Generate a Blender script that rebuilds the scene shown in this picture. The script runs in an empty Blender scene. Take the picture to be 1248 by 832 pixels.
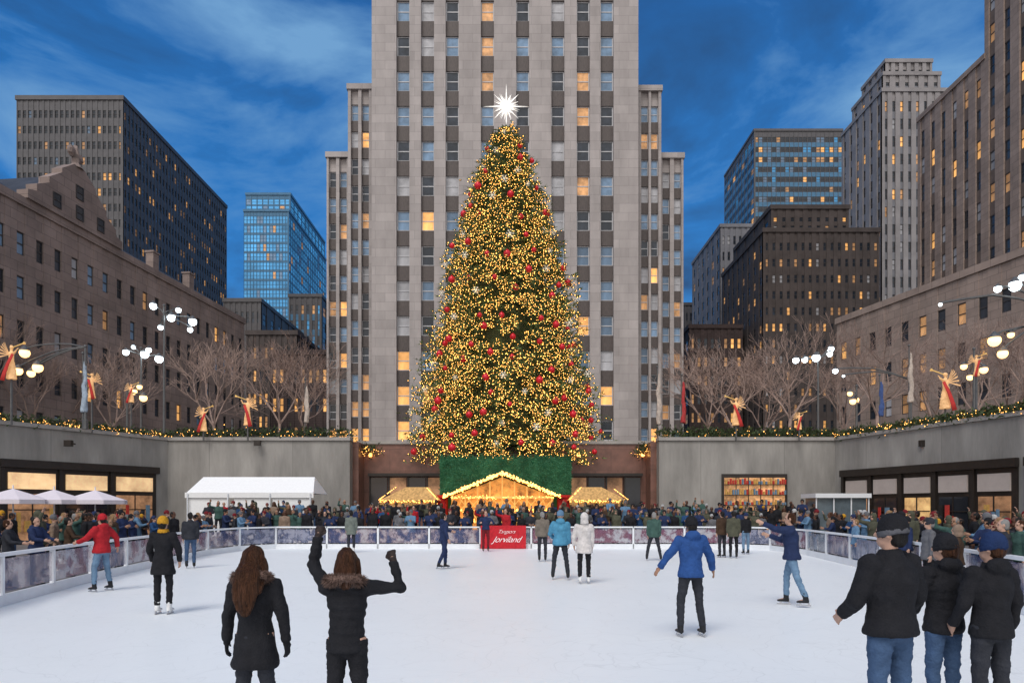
import bpy,bmesh,math,random
from mathutils import Vector as V, Matrix as Mx, noise
R=random.Random(7)
S=bpy.context.scene
C=S.collection
F=832.0;HC=1.95
def X(px,Y):return (px-624)/F*Y
def Z(py,Y):return HC-(py-618)/F*Y
rad=math.radians
# ---------------- materials
def mat(name,col,rough=.7,var=.2,scale=3,metal=0,emit=0,ecol=None,bump=0,st=(1,1,1),bscale=None,brick=None,rnd=0,spec=.5,nosample=False):
    m=bpy.data.materials.new(name);m.use_nodes=True;n=m.node_tree.nodes;l=m.node_tree.links
    b=n['Principled BSDF'];b.inputs['Roughness'].default_value=rough;b.inputs['Metallic'].default_value=metal
    b.inputs['Specular IOR Level'].default_value=spec
    tc=n.new('ShaderNodeTexCoord');mp=n.new('ShaderNodeMapping');mp.inputs['Scale'].default_value=st
    l.new(tc.outputs['Object'],mp.inputs[0])
    nz=n.new('ShaderNodeTexNoise');nz.inputs['Scale'].default_value=scale;nz.inputs['Detail'].default_value=6
    nz.inputs['Roughness'].default_value=.65
    l.new(mp.outputs[0],nz.inputs['Vector'])
    rp=n.new('ShaderNodeValToRGB');rp.color_ramp.elements[0].position=.3;rp.color_ramp.elements[1].position=.7
    rp.color_ramp.elements[0].color=[c*(1-var) for c in col]+[1];rp.color_ramp.elements[1].color=[min(1,c*(1+var)) for c in col]+[1]
    l.new(nz.outputs[0],rp.inputs[0]);out=rp.outputs[0]
    if brick:
        bt=n.new('ShaderNodeTexBrick');bt.inputs['Scale'].default_value=1;bt.inputs['Brick Width'].default_value=brick[0];bt.inputs['Row Height'].default_value=brick[1]
        bt.inputs['Mortar Size'].default_value=brick[2];bt.inputs['Color1'].default_value=(1,1,1,1);bt.inputs['Color2'].default_value=(.84,.84,.84,1);bt.inputs['Mortar'].default_value=(.5,.5,.5,1)
        cx=n.new('ShaderNodeSeparateXYZ');l.new(tc.outputs['Object'],cx.inputs[0]);ad=n.new('ShaderNodeMath');l.new(cx.outputs[0],ad.inputs[0]);l.new(cx.outputs[1],ad.inputs[1])
        cb=n.new('ShaderNodeCombineXYZ');l.new(ad.outputs[0],cb.inputs[0]);l.new(cx.outputs[2],cb.inputs[1]);l.new(cb.outputs[0],bt.inputs['Vector'])
        mu=n.new('ShaderNodeMix');mu.data_type='RGBA';mu.blend_type='MULTIPLY';mu.inputs[0].default_value=1
        l.new(out,mu.inputs[6]);l.new(bt.outputs[0],mu.inputs[7]);out=mu.outputs[2]
    if rnd:
        oi=n.new('ShaderNodeObjectInfo');hs=n.new('ShaderNodeMapRange');hs.inputs[3].default_value=1-rnd;hs.inputs[4].default_value=1+rnd
        l.new(oi.outputs['Random'],hs.inputs[0]);h=n.new('ShaderNodeHueSaturation');l.new(hs.outputs[0],h.inputs['Value']);l.new(out,h.inputs['Color']);out=h.outputs[0]
    l.new(out,b.inputs['Base Color'])
    if emit:
        b.inputs['Emission Strength'].default_value=emit
        if ecol=='tex':l.new(out,b.inputs['Emission Color'])
        else:b.inputs['Emission Color'].default_value=tuple(ecol or col)+(1,)
    if nosample:m.cycles.emission_sampling='NONE'
    if bump:
        bp=n.new('ShaderNodeBump');bp.inputs['Strength'].default_value=bump;bp.inputs['Distance'].default_value=.05
        n2=n.new('ShaderNodeTexNoise');n2.inputs['Scale'].default_value=bscale or scale*6;n2.inputs['Detail'].default_value=5
        l.new(mp.outputs[0],n2.inputs['Vector']);l.new(n2.outputs[0],bp.inputs['Height']);l.new(bp.outputs[0],b.inputs['Normal'])
    return m
_c={}
def cl(name,col,**k):
    if name not in _c:
        kk=dict(rough=.85,var=.22,scale=9,bump=.35,bscale=60,spec=.2);kk.update(k)
        _c[name]=mat(name,col,**kk)
    return _c[name]
# ---------------- mesh helpers
def ob(name,bm,m,parent=None,smooth=False):
    me=bpy.data.meshes.new(name);bm.to_mesh(me);bm.free()
    for q in (m if isinstance(m,list) else [m]):me.materials.append(q)
    if smooth:
        for p in me.polygons:p.use_smooth=True
    o=bpy.data.objects.new(name,me);C.objects.link(o);o.parent=parent;return o
def tag(o,label,cat,group=None,kind=None):
    o['label']=label;o['category']=cat
    if group:o['group']=group
    if kind:o['kind']=kind
    return o
def empty(name,loc,rz=0):
    o=bpy.data.objects.new(name,None);C.objects.link(o);o.location=loc;o.rotation_euler=(0,0,rz);o.empty_display_size=.2;return o
def struct(name,bm,m):
    o=ob(name,bm,m);o['kind']='structure';return o
def bx(bm,x0,x1,y0,y1,z0,z1,mi=0,M=None):
    v=[bm.verts.new((M@V(p)) if M else p) for p in ((x0,y0,z0),(x1,y0,z0),(x1,y1,z0),(x0,y1,z0),(x0,y0,z1),(x1,y0,z1),(x1,y1,z1),(x0,y1,z1))]
    for f in ((3,2,1,0),(4,5,6,7),(0,1,5,4),(1,2,6,5),(2,3,7,6),(3,0,4,7)):
        bm.faces.new([v[i] for i in f]).material_index=mi
def tube(bm,pts,rd,seg=12,ref=(1,0,0),mi=0):
    pts=[V(p) for p in pts];n=len(pts);rings=[];u=None
    for i,p in enumerate(pts):
        t=(pts[min(i+1,n-1)]-pts[max(i-1,0)]).normalized()
        r=V(ref) if u is None else u
        w=r-t*r.dot(t)
        if w.length<.08:
            r=V((0,1,0)) if abs(t.y)<.8 else V((0,0,1));w=r-t*r.dot(t)
        u=w.normalized();v=t.cross(u)
        a,b=rd[i] if isinstance(rd[i],tuple) else (rd[i],rd[i])
        rings.append([bm.verts.new(p+u*a*math.cos(k*6.28318/seg)+v*b*math.sin(k*6.28318/seg)) for k in range(seg)])
    for a,b in zip(rings,rings[1:]):
        for k in range(seg):bm.faces.new((a[k],a[(k+1)%seg],b[(k+1)%seg],b[k])).material_index=mi
    bm.faces.new(rings[0][::-1]).material_index=mi;bm.faces.new(rings[-1]).material_index=mi
def ell(bm,c,r,mi=0,rot=None,u=12,v=8):
    if not isinstance(r,tuple):r=(r,r,r)
    M=Mx.Translation(c)@(rot.to_4x4() if rot else Mx())@Mx.Diagonal((r[0],r[1],r[2],1))
    q=bmesh.ops.create_uvsphere(bm,u_segments=u,v_segments=v,radius=1,matrix=M)
    if mi:
        for f in {f for w in q['verts'] for f in w.link_faces}:f.material_index=mi
def octa(bm,c,r,mi=0):
    v=[bm.verts.new((c[0]+a*r,c[1]+b*r,c[2]+d*r)) for a,b,d in ((1,0,0),(0,1,0),(-1,0,0),(0,-1,0),(0,0,1),(0,0,-1))]
    for i in range(4):
        bm.faces.new((v[i],v[(i+1)%4],v[4])).material_index=mi;bm.faces.new((v[(i+1)%4],v[i],v[5])).material_index=mi
def rem(bm,vox,sm=2):
    me=bpy.data.meshes.new('t');bm.to_mesh(me);bm.free()
    o=bpy.data.objects.new('t',me);C.objects.link(o)
    md=o.modifiers.new('r','REMESH');md.mode='VOXEL';md.voxel_size=vox
    m2=bpy.data.meshes.new_from_object(o.evaluated_get(bpy.context.evaluated_depsgraph_get()))
    bpy.data.objects.remove(o);bpy.data.meshes.remove(me)
    b=bmesh.new();b.from_mesh(m2);bpy.data.meshes.remove(m2)
    for i in range(sm):bmesh.ops.smooth_vert(b,verts=b.verts,factor=.5,use_axis_x=True,use_axis_y=True,use_axis_z=True)
    b.normal_update();return b
def fold(b,amp,fr,seed,puff=0,pf=45,zs=1.8):
    b.normal_update();d=[]
    for v in b.verts:
        c=v.co
        q=noise.noise(V((c.x*fr+seed,c.y*fr,c.z*fr*zs)))+.5*noise.noise(V((c.x*fr*2.6,c.y*fr*2.6+seed,c.z*fr*2.6*zs)))
        d.append(q*amp+(puff*(abs(math.sin(c.z*pf))-.6) if puff else 0))
    for v,k in zip(b.verts,d):v.co+=v.normal*k
    return b
# ---------------- people
SK=[cl('skin_light',(.5,.3,.22),rough=.55,bump=0,var=.06),cl('skin_tan',(.36,.2,.13),rough=.55,bump=0,var=.06),cl('skin_dark',(.12,.06,.04),rough=.5,bump=0,var=.06)]
HM={'brown':cl('brown_hair',(.085,.036,.018),rough=.42,st=(14,14,1.2),scale=6,bump=1,bscale=14,var=.75),'black':cl('black_hair',(.012,.01,.009),rough=.4,st=(12,12,1)),'blonde':cl('blonde_hair',(.25,.15,.07),rough=.5,st=(12,12,1)),'grey':cl('grey_hair',(.25,.24,.23),rough=.6,st=(12,12,1))}
blade_m=mat('steel',(.5,.5,.52),.25,.1,5,1);skate_w=cl('skate_white',(.7,.7,.7));skate_k=cl('boot_black',(.02,.02,.022),rough=.5)
eye_m=cl('eye_dark',(.02,.015,.012),rough=.2,bump=0)
DN=((-.14,.02,-1),(-.02,.16,-1))
def mir(a):return tuple((-q[0],q[1],q[2]) for q in a)
def hand(bm,w,d,n,th,curl=.5,k=1):
    d=d.normalized();n=(n-d*n.dot(d)).normalized();s=d.cross(n)*th
    tube(bm,[w-d*.03,w+d*.01,w+d*.045,w+d*.08],[(.026*k,.02*k),(.033*k,.019*k),(.039*k,.017*k),(.035*k,.012*k)],8,ref=s)
    for o,L in ((.029,.066),(.01,.077),(-.01,.072),(-.029,.056)):
        p=w+d*.072+s*o;dd=d+s*o*3*(1 if curl<1 else .2);pts=[p]
        for j,f in enumerate((.45,.32,.25)):
            if curl>=1:dd=Mx.Rotation(rad(72),3,d.cross(n).normalized())@dd
            else:dd=(dd+n*curl*(.35+.25*j)).normalized()
            p=p+dd.normalized()*L*f;pts.append(p)
        tube(bm,pts,[.0102*k,.0095*k,.0088*k,.0075*k],6)
    p=w+d*.015+s*.026*k
    tube(bm,[p,p+(d*.6+s*.75+n*.2)*.037,p+(d*.6+s*.75+n*.2)*.037+(d*.9+s*.1*(1 if curl<1 else -4)+n*.5)*.03],[.015*k,.0112*k,.009*k],6)
def person(loc,h,rz,label,coat,pants,head,aL=DN,aR=None,lL=((-.05,.02,-1),(0,-.03,-1)),lR=((.05,.02,-1),(0,-.03,-1)),lean=(0,0,1),skin=0,hem=.1,g=1,vox=.013,skates=True,gloves=None,fur=None,puff=0,low=False,hy=0,hood=False,curl=.5,band=None,scarf=None,seed=None,group=None,shoe=None):
    aR=mir(DN) if aR is None else aR
    seed=R.random()*50 if seed is None else seed
    up=V(lean).normalized();side=V((1,0,0));fw=up.cross(side)
    pel=V((0,0,0));J={}
    for s,k,ld in ((-1,'L',lL),(1,'R',lR)):
        hip=pel+V((s*.088,0,-.03));kn=hip+V(ld[0]).normalized()*.425;an=kn+V(ld[1]).normalized()*.415;J[k]=[hip,kn,an]
    lowz=min(J['L'][2].z,J['R'][2].z);base=.09+(.05 if skates else 0);off=V((0,0,base-lowz))
    pel+=off
    for k in J:J[k]=[q+off for q in J[k]]
    nb=pel+up*.5;hup=(up+V((0,0,1))).normalized();hc=nb+hup*.152
    Rz=Mx.Rotation(rad(hy),3,'Z')
    hp=lambda x,y,z:hc+Rz@V((x,y,z))
    A={}
    for s,k,ad in ((-1,'L',aL),(1,'R',aR)):
        sh=pel+up*.435+side*s*.172;el=sh+V(ad[0]).normalized()*.28;wr=el+V(ad[1]).normalized()*.245;A[k]=(sh,el,wr,V(ad[1]).normalized(),s)
    sg=6 if low else 10
    sk=bmesh.new();gls=[]
    tube(sk,[nb-up*.05,nb+up*.04,hc-V((0,0,.03))],[.062,.052,.055],sg)
    ell(sk,hp(0,-.008,.015),(.074,.092,.11),rot=Rz);ell(sk,hp(0,.03,-.055),(.054,.06,.06),rot=Rz)
    tube(sk,[hp(0,.082,.03),hp(0,.102,-.012),hp(0,.098,-.026)],[.008,.013,.012],6)
    ell(sk,hp(0,.074,.035),(.05,.018,.012),rot=Rz,u=8,v=6);ell(sk,hp(0,.083,-.055),(.022,.012,.008),rot=Rz,u=8,v=6)
    for s in(-1,1):ell(sk,hp(s*.076,-.005,-.005),(.012,.02,.032),rot=Rz,u=8,v=6)
    for k,(sh,el,wr,d,s) in A.items():
        n=V((-s,.25,0)) if abs(d.x)<.7 else V((0,0,-1));th=1 if d.cross(n).dot(V((0,1,.3)))>0 else -1
        if d.z>.5:n=V((0,1,0));th=s
        gl=bmesh.new() if gloves else sk
        hand(gl,wr,d,n,th,curl,1.05 if gloves else 1)
        if not low:
            tube(sk,[sh,el,wr,wr+d*.03],[.05,.042,.028,.026],8,ref=(0,1,0))
            if gloves:tube(gl,[wr-d*.05,wr+d*.02],[.036,.032],8)
        if gloves:gls.append(gl)
    if not low:
        tube(sk,[pel-up*.1,pel,pel+up*.14,pel+up*.34,pel+up*.44,nb],[(.12,.09),(.15,.1),(.125,.09),(.155,.105),(.15,.08),(.06,.055)],12)
        for k in J:
            hip,kn,an=J[k];tube(sk,[hip+V((0,0,.05)),hip-V((0,0,.03)),kn,an],[.08,.08,.052,.036],8)
            tube(sk,[an+V((0,-.03,-.03)),an+V((0,.06,-.05)),an+V((0,.15,-.065))],[.03,.035,.02],8)
    co=bmesh.new();dn=(up*.6+V((0,0,.4))).normalized()
    r=lambda a,b:(a*g,b*g)
    tube(co,[pel-dn*(hem+.02),pel-dn*hem*.9,pel,pel+up*.13,pel+up*.31,pel+up*.41,pel+up*.468,nb+up*.015],[r(.166+hem*.14,.138+hem*.1),r(.172+hem*.14,.142+hem*.1),r(.17,.132),r(.148,.118),r(.178,.135),r(.17,.108),r(.112,.082),r(.075,.072)],16)
    tube(co,[nb-up*.03,nb+up*.04],[(.085,.082),(.072,.075)],12)
    for k,(sh,el,wr,d,s) in A.items():
        ud=(el-sh).normalized()
        ell(co,sh+ud*.01,.076*g);tube(co,[sh-ud*.03,sh+ud*.08,el,wr-d*.08,wr-d*.01],[.07*g,.07*g,.058*g,.047*g,.045*g],sg+2,ref=(0,1,0));ell(co,el,.056*g)
    if hood:ell(co,nb-fw*.075+up*.005,(.12,.075,.08))
    pa=bmesh.new();ell(pa,pel-V((0,0,.03)),(.152*min(g,1.1),.122*min(g,1.1),.13))
    for k in J:
        hip,kn,an=J[k];tube(pa,[hip+V((0,0,.04)),hip-V((0,0,.05)),kn,kn*.5+an*.5,an+V((0,0,.02))],[.088,.092,.064,.06,.052],sg+2);ell(pa,kn,.064)
    hr=bmesh.new();ht=bmesh.new();bd=bmesh.new();hm2=None
    kind=head[0]
    if kind in('hair','long','pony') or (kind=='hat' and len(head)>2):
        hm2=HM[head[1]] if kind!='hat' else HM[head[2]]
        ell(hr,hp(0,-.024,.026),(.088,.098,.103),rot=Rz)
        ell(hr,hp(0,-.05,-.03),(.076,.062,.075),rot=Rz)
        if kind=='long':
            q=.05 if fur else 0
            tube(hr,[hp(0,-.05,.05),hp(0,-.07,-.04),nb-fw*(.11+q)+up*.03,nb-fw*(.135+q)-up*.06,nb-fw*(.15+q)-up*.17,nb-fw*(.15+q)-up*.26,nb-fw*(.145+q)-up*.33],[(.075,.06),(.095,.062),(.108,.06),(.112,.05),(.1,.042),(.07,.03),(.02,.01)],14)
            for s in(-1,1):tube(hr,[hp(s*.07,-.01,.02),hp(s*.085,-.02,-.07),nb+V((s*.1,-.07,.0)),nb+V((s*.11,-.13-q,-.12))],[.03,.038,.04,.02],8)
        if kind=='pony':
            tube(hr,[hp(0,-.06,.0),hp(0,-.08,-.07),hp(0,-.115,-.15),hp(0,-.15,-.21)],[(.088,.055),(.1,.06),(.085,.05),(.03,.02)],12)
            for s in(-1,1):tube(hr,[hp(s*.07,-.01,.02),hp(s*.083,-.01,-.06),hp(s*.085,-.05,-.14)],[.03,.034,.02],8)
    if kind=='hat':
        rf=tuple(Rz@V((1,0,0)))
        tube(ht,[hp(0,-.018,-.01),hp(0,-.018,.03),hp(0,-.022,.075),hp(0,-.028,.112),hp(0,-.034,.14),hp(0,-.036,.152)],[(.088,.101),(.094,.107),(.09,.103),(.074,.085),(.04,.048),(.008,.01)],16,ref=rf)
        tube(bd,[hp(0,-.024,-.012),hp(0,-.014,.034)],[(.093,.108),(.096,.11)],16,ref=rf)
    if kind=='hood':
        ell(ht,hp(0,-.025,.02),(.105,.115,.128),rot=Rz);tube(ht,[hp(0,-.03,-.05),nb-fw*.03],[(.1,.1),(.11,.1)],12)
    if scarf:tube(bd,[nb-up*.02,nb+up*.05],[(.105,.1),(.09,.088)],14)
    sh_=[]
    for k in J:
        b=bmesh.new();hip,kn,an=J[k];td=(kn-an).normalized()
        tube(b,[an+td*.11,an+V((0,0,0)),an+V((0,-.01,-.055))],[.054,.05,.043],10);tube(b,[an+V((0,-.055,-.055)),an+V((0,.02,-.05)),an+V((0,.1,-.06)),an+V((0,.165,-.07))],[(.036,.032),(.043,.038),(.044,.028),(.03,.018)],10)
        sh_.append((b,an))
    sc=h/1.75;fm=Mx.Diagonal((sc,sc,sc,1))
    vc=.03 if low else max(vox,.011)*1.15
    out=[]
    def fin(b,v,sm,amp=0,fr=9,pf=0,zs=1.8):
        if v:b=rem(b,v,sm)
        if amp:fold(b,amp,fr,seed,pf,zs=zs)
        bmesh.ops.transform(b,matrix=fm,verts=b.verts);return b
    out.append(('body',fin(sk,0 if low else min(vox,.0105),1),SK[skin]))
    out.append(('jacket' if hem<.2 else 'coat',fin(co,vc,2,.013,7,puff,zs=1.2),coat))
    out.append(('trousers',fin(pa,vc,2,.012,8,zs=2.2),pants))
    for gl in gls:out.append(('glove',fin(gl,0 if low else min(vox,.0075),1),gloves))
    if len(hr.verts):out.append(('hair',fin(hr,vc,1,.016,19,zs=.12),hm2))
    else:hr.free()
    hmat=head[1] if kind in('hat','hood') else None
    if len(ht.verts):out.append(('hat' if kind=='hat' else 'hood',fin(ht,vc*.8,2,.003,20),hmat))
    else:ht.free()
    if len(bd.verts):out.append(('scarf' if scarf else 'hat_band',fin(bd,vc*.8,1,.003,30),scarf or band or hmat))
    else:bd.free()
    sm_=shoe or (skate_k if R.random()<.75 else skate_w)
    for b,an in sh_:
        out.append(('skate' if skates else 'shoe',fin(b,0 if low else .014,1),sm_))
        if skates:
            b=bmesh.new();bx(b,an.x-.004,an.x+.004,an.y-.09,an.y+.17,an.z-.14,an.z-.115);bx(b,an.x-.012,an.x+.012,an.y-.07,an.y-.03,an.z-.12,an.z-.085);bx(b,an.x-.012,an.x+.012,an.y+.08,an.y+.12,an.z-.12,an.z-.085)
            out.append(('blade',fin(b,0,0),blade_m))
    for s in(-1,1):
        e=bmesh.new();ell(e,hp(s*.03,.083,.012),(.013,.008,.008),rot=Rz,u=8,v=6);out.append(('eye',fin(e,0,0),eye_m))
    if fur:
        b=bmesh.new();rr=random.Random(3)
        for i in range(2400):
            a=rr.uniform(0,6.283);q=rr.uniform(0,6.283);c=nb+V((math.cos(a)*.135,math.sin(a)*.085-.06,.01-.02*math.sin(a)))
            n=V((math.cos(a)*math.cos(q),math.sin(a)*math.cos(q),math.sin(q)));p=c+n*.03;t=n.cross(V((rr.random(),rr.random(),rr.random()))).normalized()*.004
            tip=p+n*.04+V((rr.uniform(-1,1),rr.uniform(-1,1),-1))*.014
            b.faces.new([b.verts.new(p+t),b.verts.new(p-t),b.verts.new(tip)])
        b2=bmesh.new();pts=[nb+V((math.cos(a)*.135,math.sin(a)*.085-.06,.01-.02*math.sin(a))) for a in [i*6.283/16 for i in range(17)]]
        tube(b2,pts,[.034]*17,8);t=bpy.data.meshes.new('t');b2.to_mesh(t);b2.free();b.from_mesh(t)
        out.append(('fur_trim',fin(b,0,0),fur))
    if low:
        al=bmesh.new();ms=[]
        for i,(n_,b,m_) in enumerate(out):
            for f in b.faces:f.material_index=i
            t=bpy.data.meshes.new('t');b.to_mesh(t);b.free();al.from_mesh(t);bpy.data.meshes.remove(t);ms.append(m_)
        o=ob('person',al,ms,None,True)
    else:
        o=ob('person',out[0][1],out[0][2],None,True)
        for n_,b,m_ in out[1:]:ob(n_,b,m_,o,n_ not in('blade',))
    o.location=loc;o.rotation_euler=(0,0,rad(rz));tag(o,label,'person',group);return o
def P(px,fy,h,rz,label,coat,pants,head,**k):
    Y=F*HC/(fy-618);return person((X(px,Y),Y,.004),h,rz,label,coat,pants,head,group='skaters out on the ice',**k)
blk=cl('black_cloth',(.014,.014,.017));jean=cl('blue_denim',(.05,.09,.17));jeanl=cl('light_denim',(.14,.23,.34));navy=cl('navy_cloth',(.02,.032,.085));dgrey=cl('dark_grey_cloth',(.03,.032,.04))
red=cl('red_cloth',(.42,.02,.028));dred=cl('dark_red_cloth',(.16,.015,.02));mus=cl('mustard_knit',(.5,.25,.02));teal=cl('pale_blue_cloth',(.08,.27,.42));white=cl('white_coat_cloth',(.6,.56,.54));olive=cl('olive_cloth',(.08,.08,.055));green=cl('green_cloth',(.05,.1,.085));roy=cl('blue_cloth',(.025,.075,.24));hatb=cl('navy_knit',(.014,.03,.09));furm=cl('brown_fur',(.17,.11,.09),var=.5,scale=30);lb=cl('light_blue_cloth',(.12,.22,.34));beige=cl('beige_cloth',(.24,.17,.125));brown=cl('brown_cloth',(.06,.035,.022));grey=cl('grey_knit',(.13,.13,.14))
SL=dict(lL=((-.1,.3,-1),(0,-.05,-1)),lR=((.1,-.15,-1),(.05,-.5,-1)))
ST=dict(lL=((-.16,.12,-1),(-.1,-.1,-1)),lR=((.14,.0,-1),(.12,-.12,-1)))
# foreground five
person((X(311,5.5),5.5,.004),1.61,-4,'woman with long loose brown hair in black coat with fur collar seen from behind',blk,dgrey,('long','brown'),aL=((-.27,.0,-1),(-.1,.12,-1)),aR=((.27,.0,-1),(.1,.12,-1)),hem=.27,g=.98,vox=.0095,fur=furm,gloves=blk,hy=-8,curl=.8,lL=((-.05,.02,-1),(-.03,0,-1)),group='people in the foreground')
person((X(423,5.3),5.3,.004),1.6,-3,'woman in black puffer jacket raising both gloved hands above her head',blk,blk,('pony','brown'),aL=((-.5,.35,.62),(.18,.05,1)),aR=((.85,.3,.0),(-.28,.1,.95)),hem=.08,g=.95,vox=.0085,puff=.007,fur=furm,hood=True,gloves=cl('dark_leather',(.03,.02,.018),rough=.5),curl=1.7,hy=12,lL=((-.04,.02,-1),(0,0,-1)),group='people in the foreground')
person((X(1085,5.2),5.2,.004),1.84,18,'tall broad man in black jacket and blue jeans wearing a grey banded black beanie',blk,jean,('hat',blk,'black'),aL=((-.36,.15,-1),(.2,.75,-.5)),aR=((.38,.05,-1),(-.1,.7,-.6)),hem=.06,g=1.17,vox=.0095,hy=30,band=cl('band_grey',(.09,.09,.1)),group='people in the foreground')
person((X(1150,6.0),6.0,.004),1.67,14,'woman in black puffer jacket and black knit hat standing between two men at right edge',blk,jean,('hat',blk,'brown'),aL=((-.3,.15,-1),(.2,.6,-.6)),aR=((.3,.05,-1),(.0,.4,-.8)),hem=.1,g=1.04,vox=.0105,puff=.005,hy=20,hood=True,group='people in the foreground')
person((X(1208,5.7),5.7,.004),1.69,10,'person in black jacket and navy blue beanie standing at the far right corner',blk,dgrey,('hat',hatb,'brown'),aL=((-.3,.1,-1),(.1,.5,-.7)),aR=((.3,.0,-1),(0,.3,-1)),hem=.09,g=1.04,vox=.0105,hy=25,hood=True,group='people in the foreground')
# skaters
P(124,720,1.76,75,'skater in bright red jacket and pale jeans near the left barrier',red,jeanl,('hat',red,'black'),aL=((-.5,.3,-.7),(-.1,.9,-.3)),aR=((.5,-.3,-.7),(.3,.2,-.8)),hem=.1,g=1.15,hood=True,**ST)
P(199,748,1.74,2,'skater in long black coat with mustard hat and scarf seen from behind',blk,blk,('hat',mus,'black'),aL=((-.35,.1,-1),(.1,.4,-1)),aR=((.35,.1,-1),(-.1,.4,-1)),hem=.26,g=1.05,scarf=mus)
P(232,692,1.75,20,'skater in dark jacket and jeans close to the left barrier beside the mustard hatted skater',dgrey,jean,('hair','black'),hem=.08,g=1.1,vox=.016)
P(428,673,1.76,10,'person in long grey green coat standing at the far barrier left of the red sign',cl('grey_green_cloth',(.15,.17,.15)),dgrey,('hair','black'),hem=.22,g=1.1,vox=.018)
P(541,693,1.76,-60,'skater in navy jacket and navy trousers gliding left of the red sign',navy,navy,('hair','black'),aL=((-.4,.5,-.7),(.1,.9,-.2)),aR=((.3,-.2,-1),(.2,.3,-1)),hem=.1,vox=.016,hood=True,**SL)
P(592,672,1.75,185,'person in dark top and dark red trousers standing beside the red sign',navy,dred,('hair','brown'),aL=((-.5,.3,-.6),(.3,.8,.1)),aR=((.5,.3,-.6),(-.3,.8,.1)),hem=.02,vox=.018,g=1.05)
P(661,684,1.76,0,'skater in olive grey jacket and dark trousers just left of the pale blue jacket',cl('khaki_grey_cloth',(.17,.145,.12)),dgrey,('hair','grey'),hem=.1,vox=.018,g=1.1)
P(683,706,1.83,-5,'skater in pale blue jacket and blue beanie beside the skater in white coat',teal,dgrey,('hat',lb),aL=((-.4,.2,-1),(.3,.7,-.4)),hem=.1,vox=.015,g=1.15,hood=True,**ST)
P(712,711,1.77,5,'skater in long white hooded coat with black trousers',white,blk,('hood',white),hem=.22,vox=.015,g=1.1,aL=((-.35,.1,-1),(.1,.3,-1)))
P(797,683,1.76,-12,'skater in grey green jacket right of centre with legs apart',green,dgrey,('hair','grey'),hem=.12,vox=.017,g=1.12,lL=((-.25,.1,-1),(-.15,-.1,-1)),lR=((.18,0,-1),(.2,-.2,-1)))
P(842,775,1.77,8,'skater in blue jacket and dark trousers with arms held out, right of centre',roy,dgrey,('hat',blk,'black'),aL=((-.62,.0,-.8),(-.5,.25,-.8)),aR=((.5,.05,-.85),(.3,.3,-.9)),hem=.1,vox=.0115,g=1.1,hood=True,skin=1,lL=((-.14,.05,-1),(-.06,-.1,-1)),lR=((.1,.02,-1),(.08,-.15,-1)))
P(880,679,1.76,20,'skater in olive brown jacket at the left of a pair by the far right curve',brown,dgrey,('hair','black'),hem=.12,vox=.018,g=1.1)
P(894,680,1.78,-8,'skater in dark olive coat at the right of a pair by the far right curve',olive,blk,('hair','black'),hem=.18,vox=.018,g=1.1)
P(909,675,1.68,10,'skater in blue jeans and black top nearest the right end of far barrier',blk,jeanl,('hat',navy),hem=.06,vox=.018)
P(965,738,1.82,68,'skater in navy jacket and light jeans leaning with arms stretched forward at right',navy,jeanl,('hair','brown'),aL=((-.3,.9,.1),(.1,.9,.45)),aR=((.4,.5,-.6),(.1,.9,.3)),lean=(0,.06,1),hem=.1,vox=.013,g=1.12,lL=((-.12,-.22,-1),(-.05,-.4,-1)),lR=((.12,.22,-1),(.05,.02,-1)))
# spectators close to the boards
def SP(px,Y,h,rz,label,coat,pants,head,**k):
    k.setdefault('vox',.018)
    return person((X(px,Y),Y,-.02),h,rz,label,coat,pants,head,skates=False,group='spectators leaning near the side barriers',**k)
lean_r=(( -.2,.5,-.8),(.2,1,-.1))
SP(10,16.5,1.7,-75,'spectator in grey coat at the left edge behind the barrier',dgrey,blk,('hair','brown'),aL=lean_r,aR=mir(lean_r),hem=.15)
SP(44,17.5,1.74,-95,'spectator in dark parka leaning on the left barrier with folded arms',navy,blk,('hair','black'),aL=lean_r,aR=mir(lean_r),hem=.15,g=1.15,hood=True)
SP(84,19.5,1.7,-60,'spectator in brown jacket behind the left barrier next to the red jacket',brown,jean,('hair','black'),aL=lean_r,aR=mir(lean_r))
SP(66,21,1.76,-70,'spectator in beige coat and knit hat behind the left barrier',beige,blk,('hat',grey))
SP(160,26,1.72,-100,'spectator in dark blue coat behind left barrier near white tent',navy,blk,('hat',blk))
SP(396,33.3,1.78,180,'spectator behind the far barrier holding both arms up to take a photo',dgrey,blk,('hair','black'),aL=((-.6,.5,.3),(.5,.3,.9)),aR=((.6,.5,.3),(-.5,.3,.9)))
SP(1043,22.6,1.6,80,'blonde child in pale blue jacket behind the right barrier',lb,jean,('hair','blonde'),hem=.12,g=1.1)
SP(1166,14.2,1.62,60,'spectator in beige fur hat and hood behind right barrier',brown,blk,('hood',beige),g=1.1)
SP(1132,15.5,1.74,80,'spectator in light grey coat and grey beanie behind right barrier',grey,blk,('hat',dgrey,'grey'),g=1.1,hem=.15)
SP(1104,18,1.74,90,'spectator in navy coat and black beanie behind right barrier',navy,blk,('hat',blk),g=1.1)
SP(1222,13.3,1.76,70,'man in dark jacket with grey hair behind right barrier near the frame edge',dgrey,jean,('hair','grey'),g=1.15)
SP(1243,14.5,1.72,90,'spectator in dark green coat at right frame edge behind barrier',green,blk,('hair','brown'),g=1.1)
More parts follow.
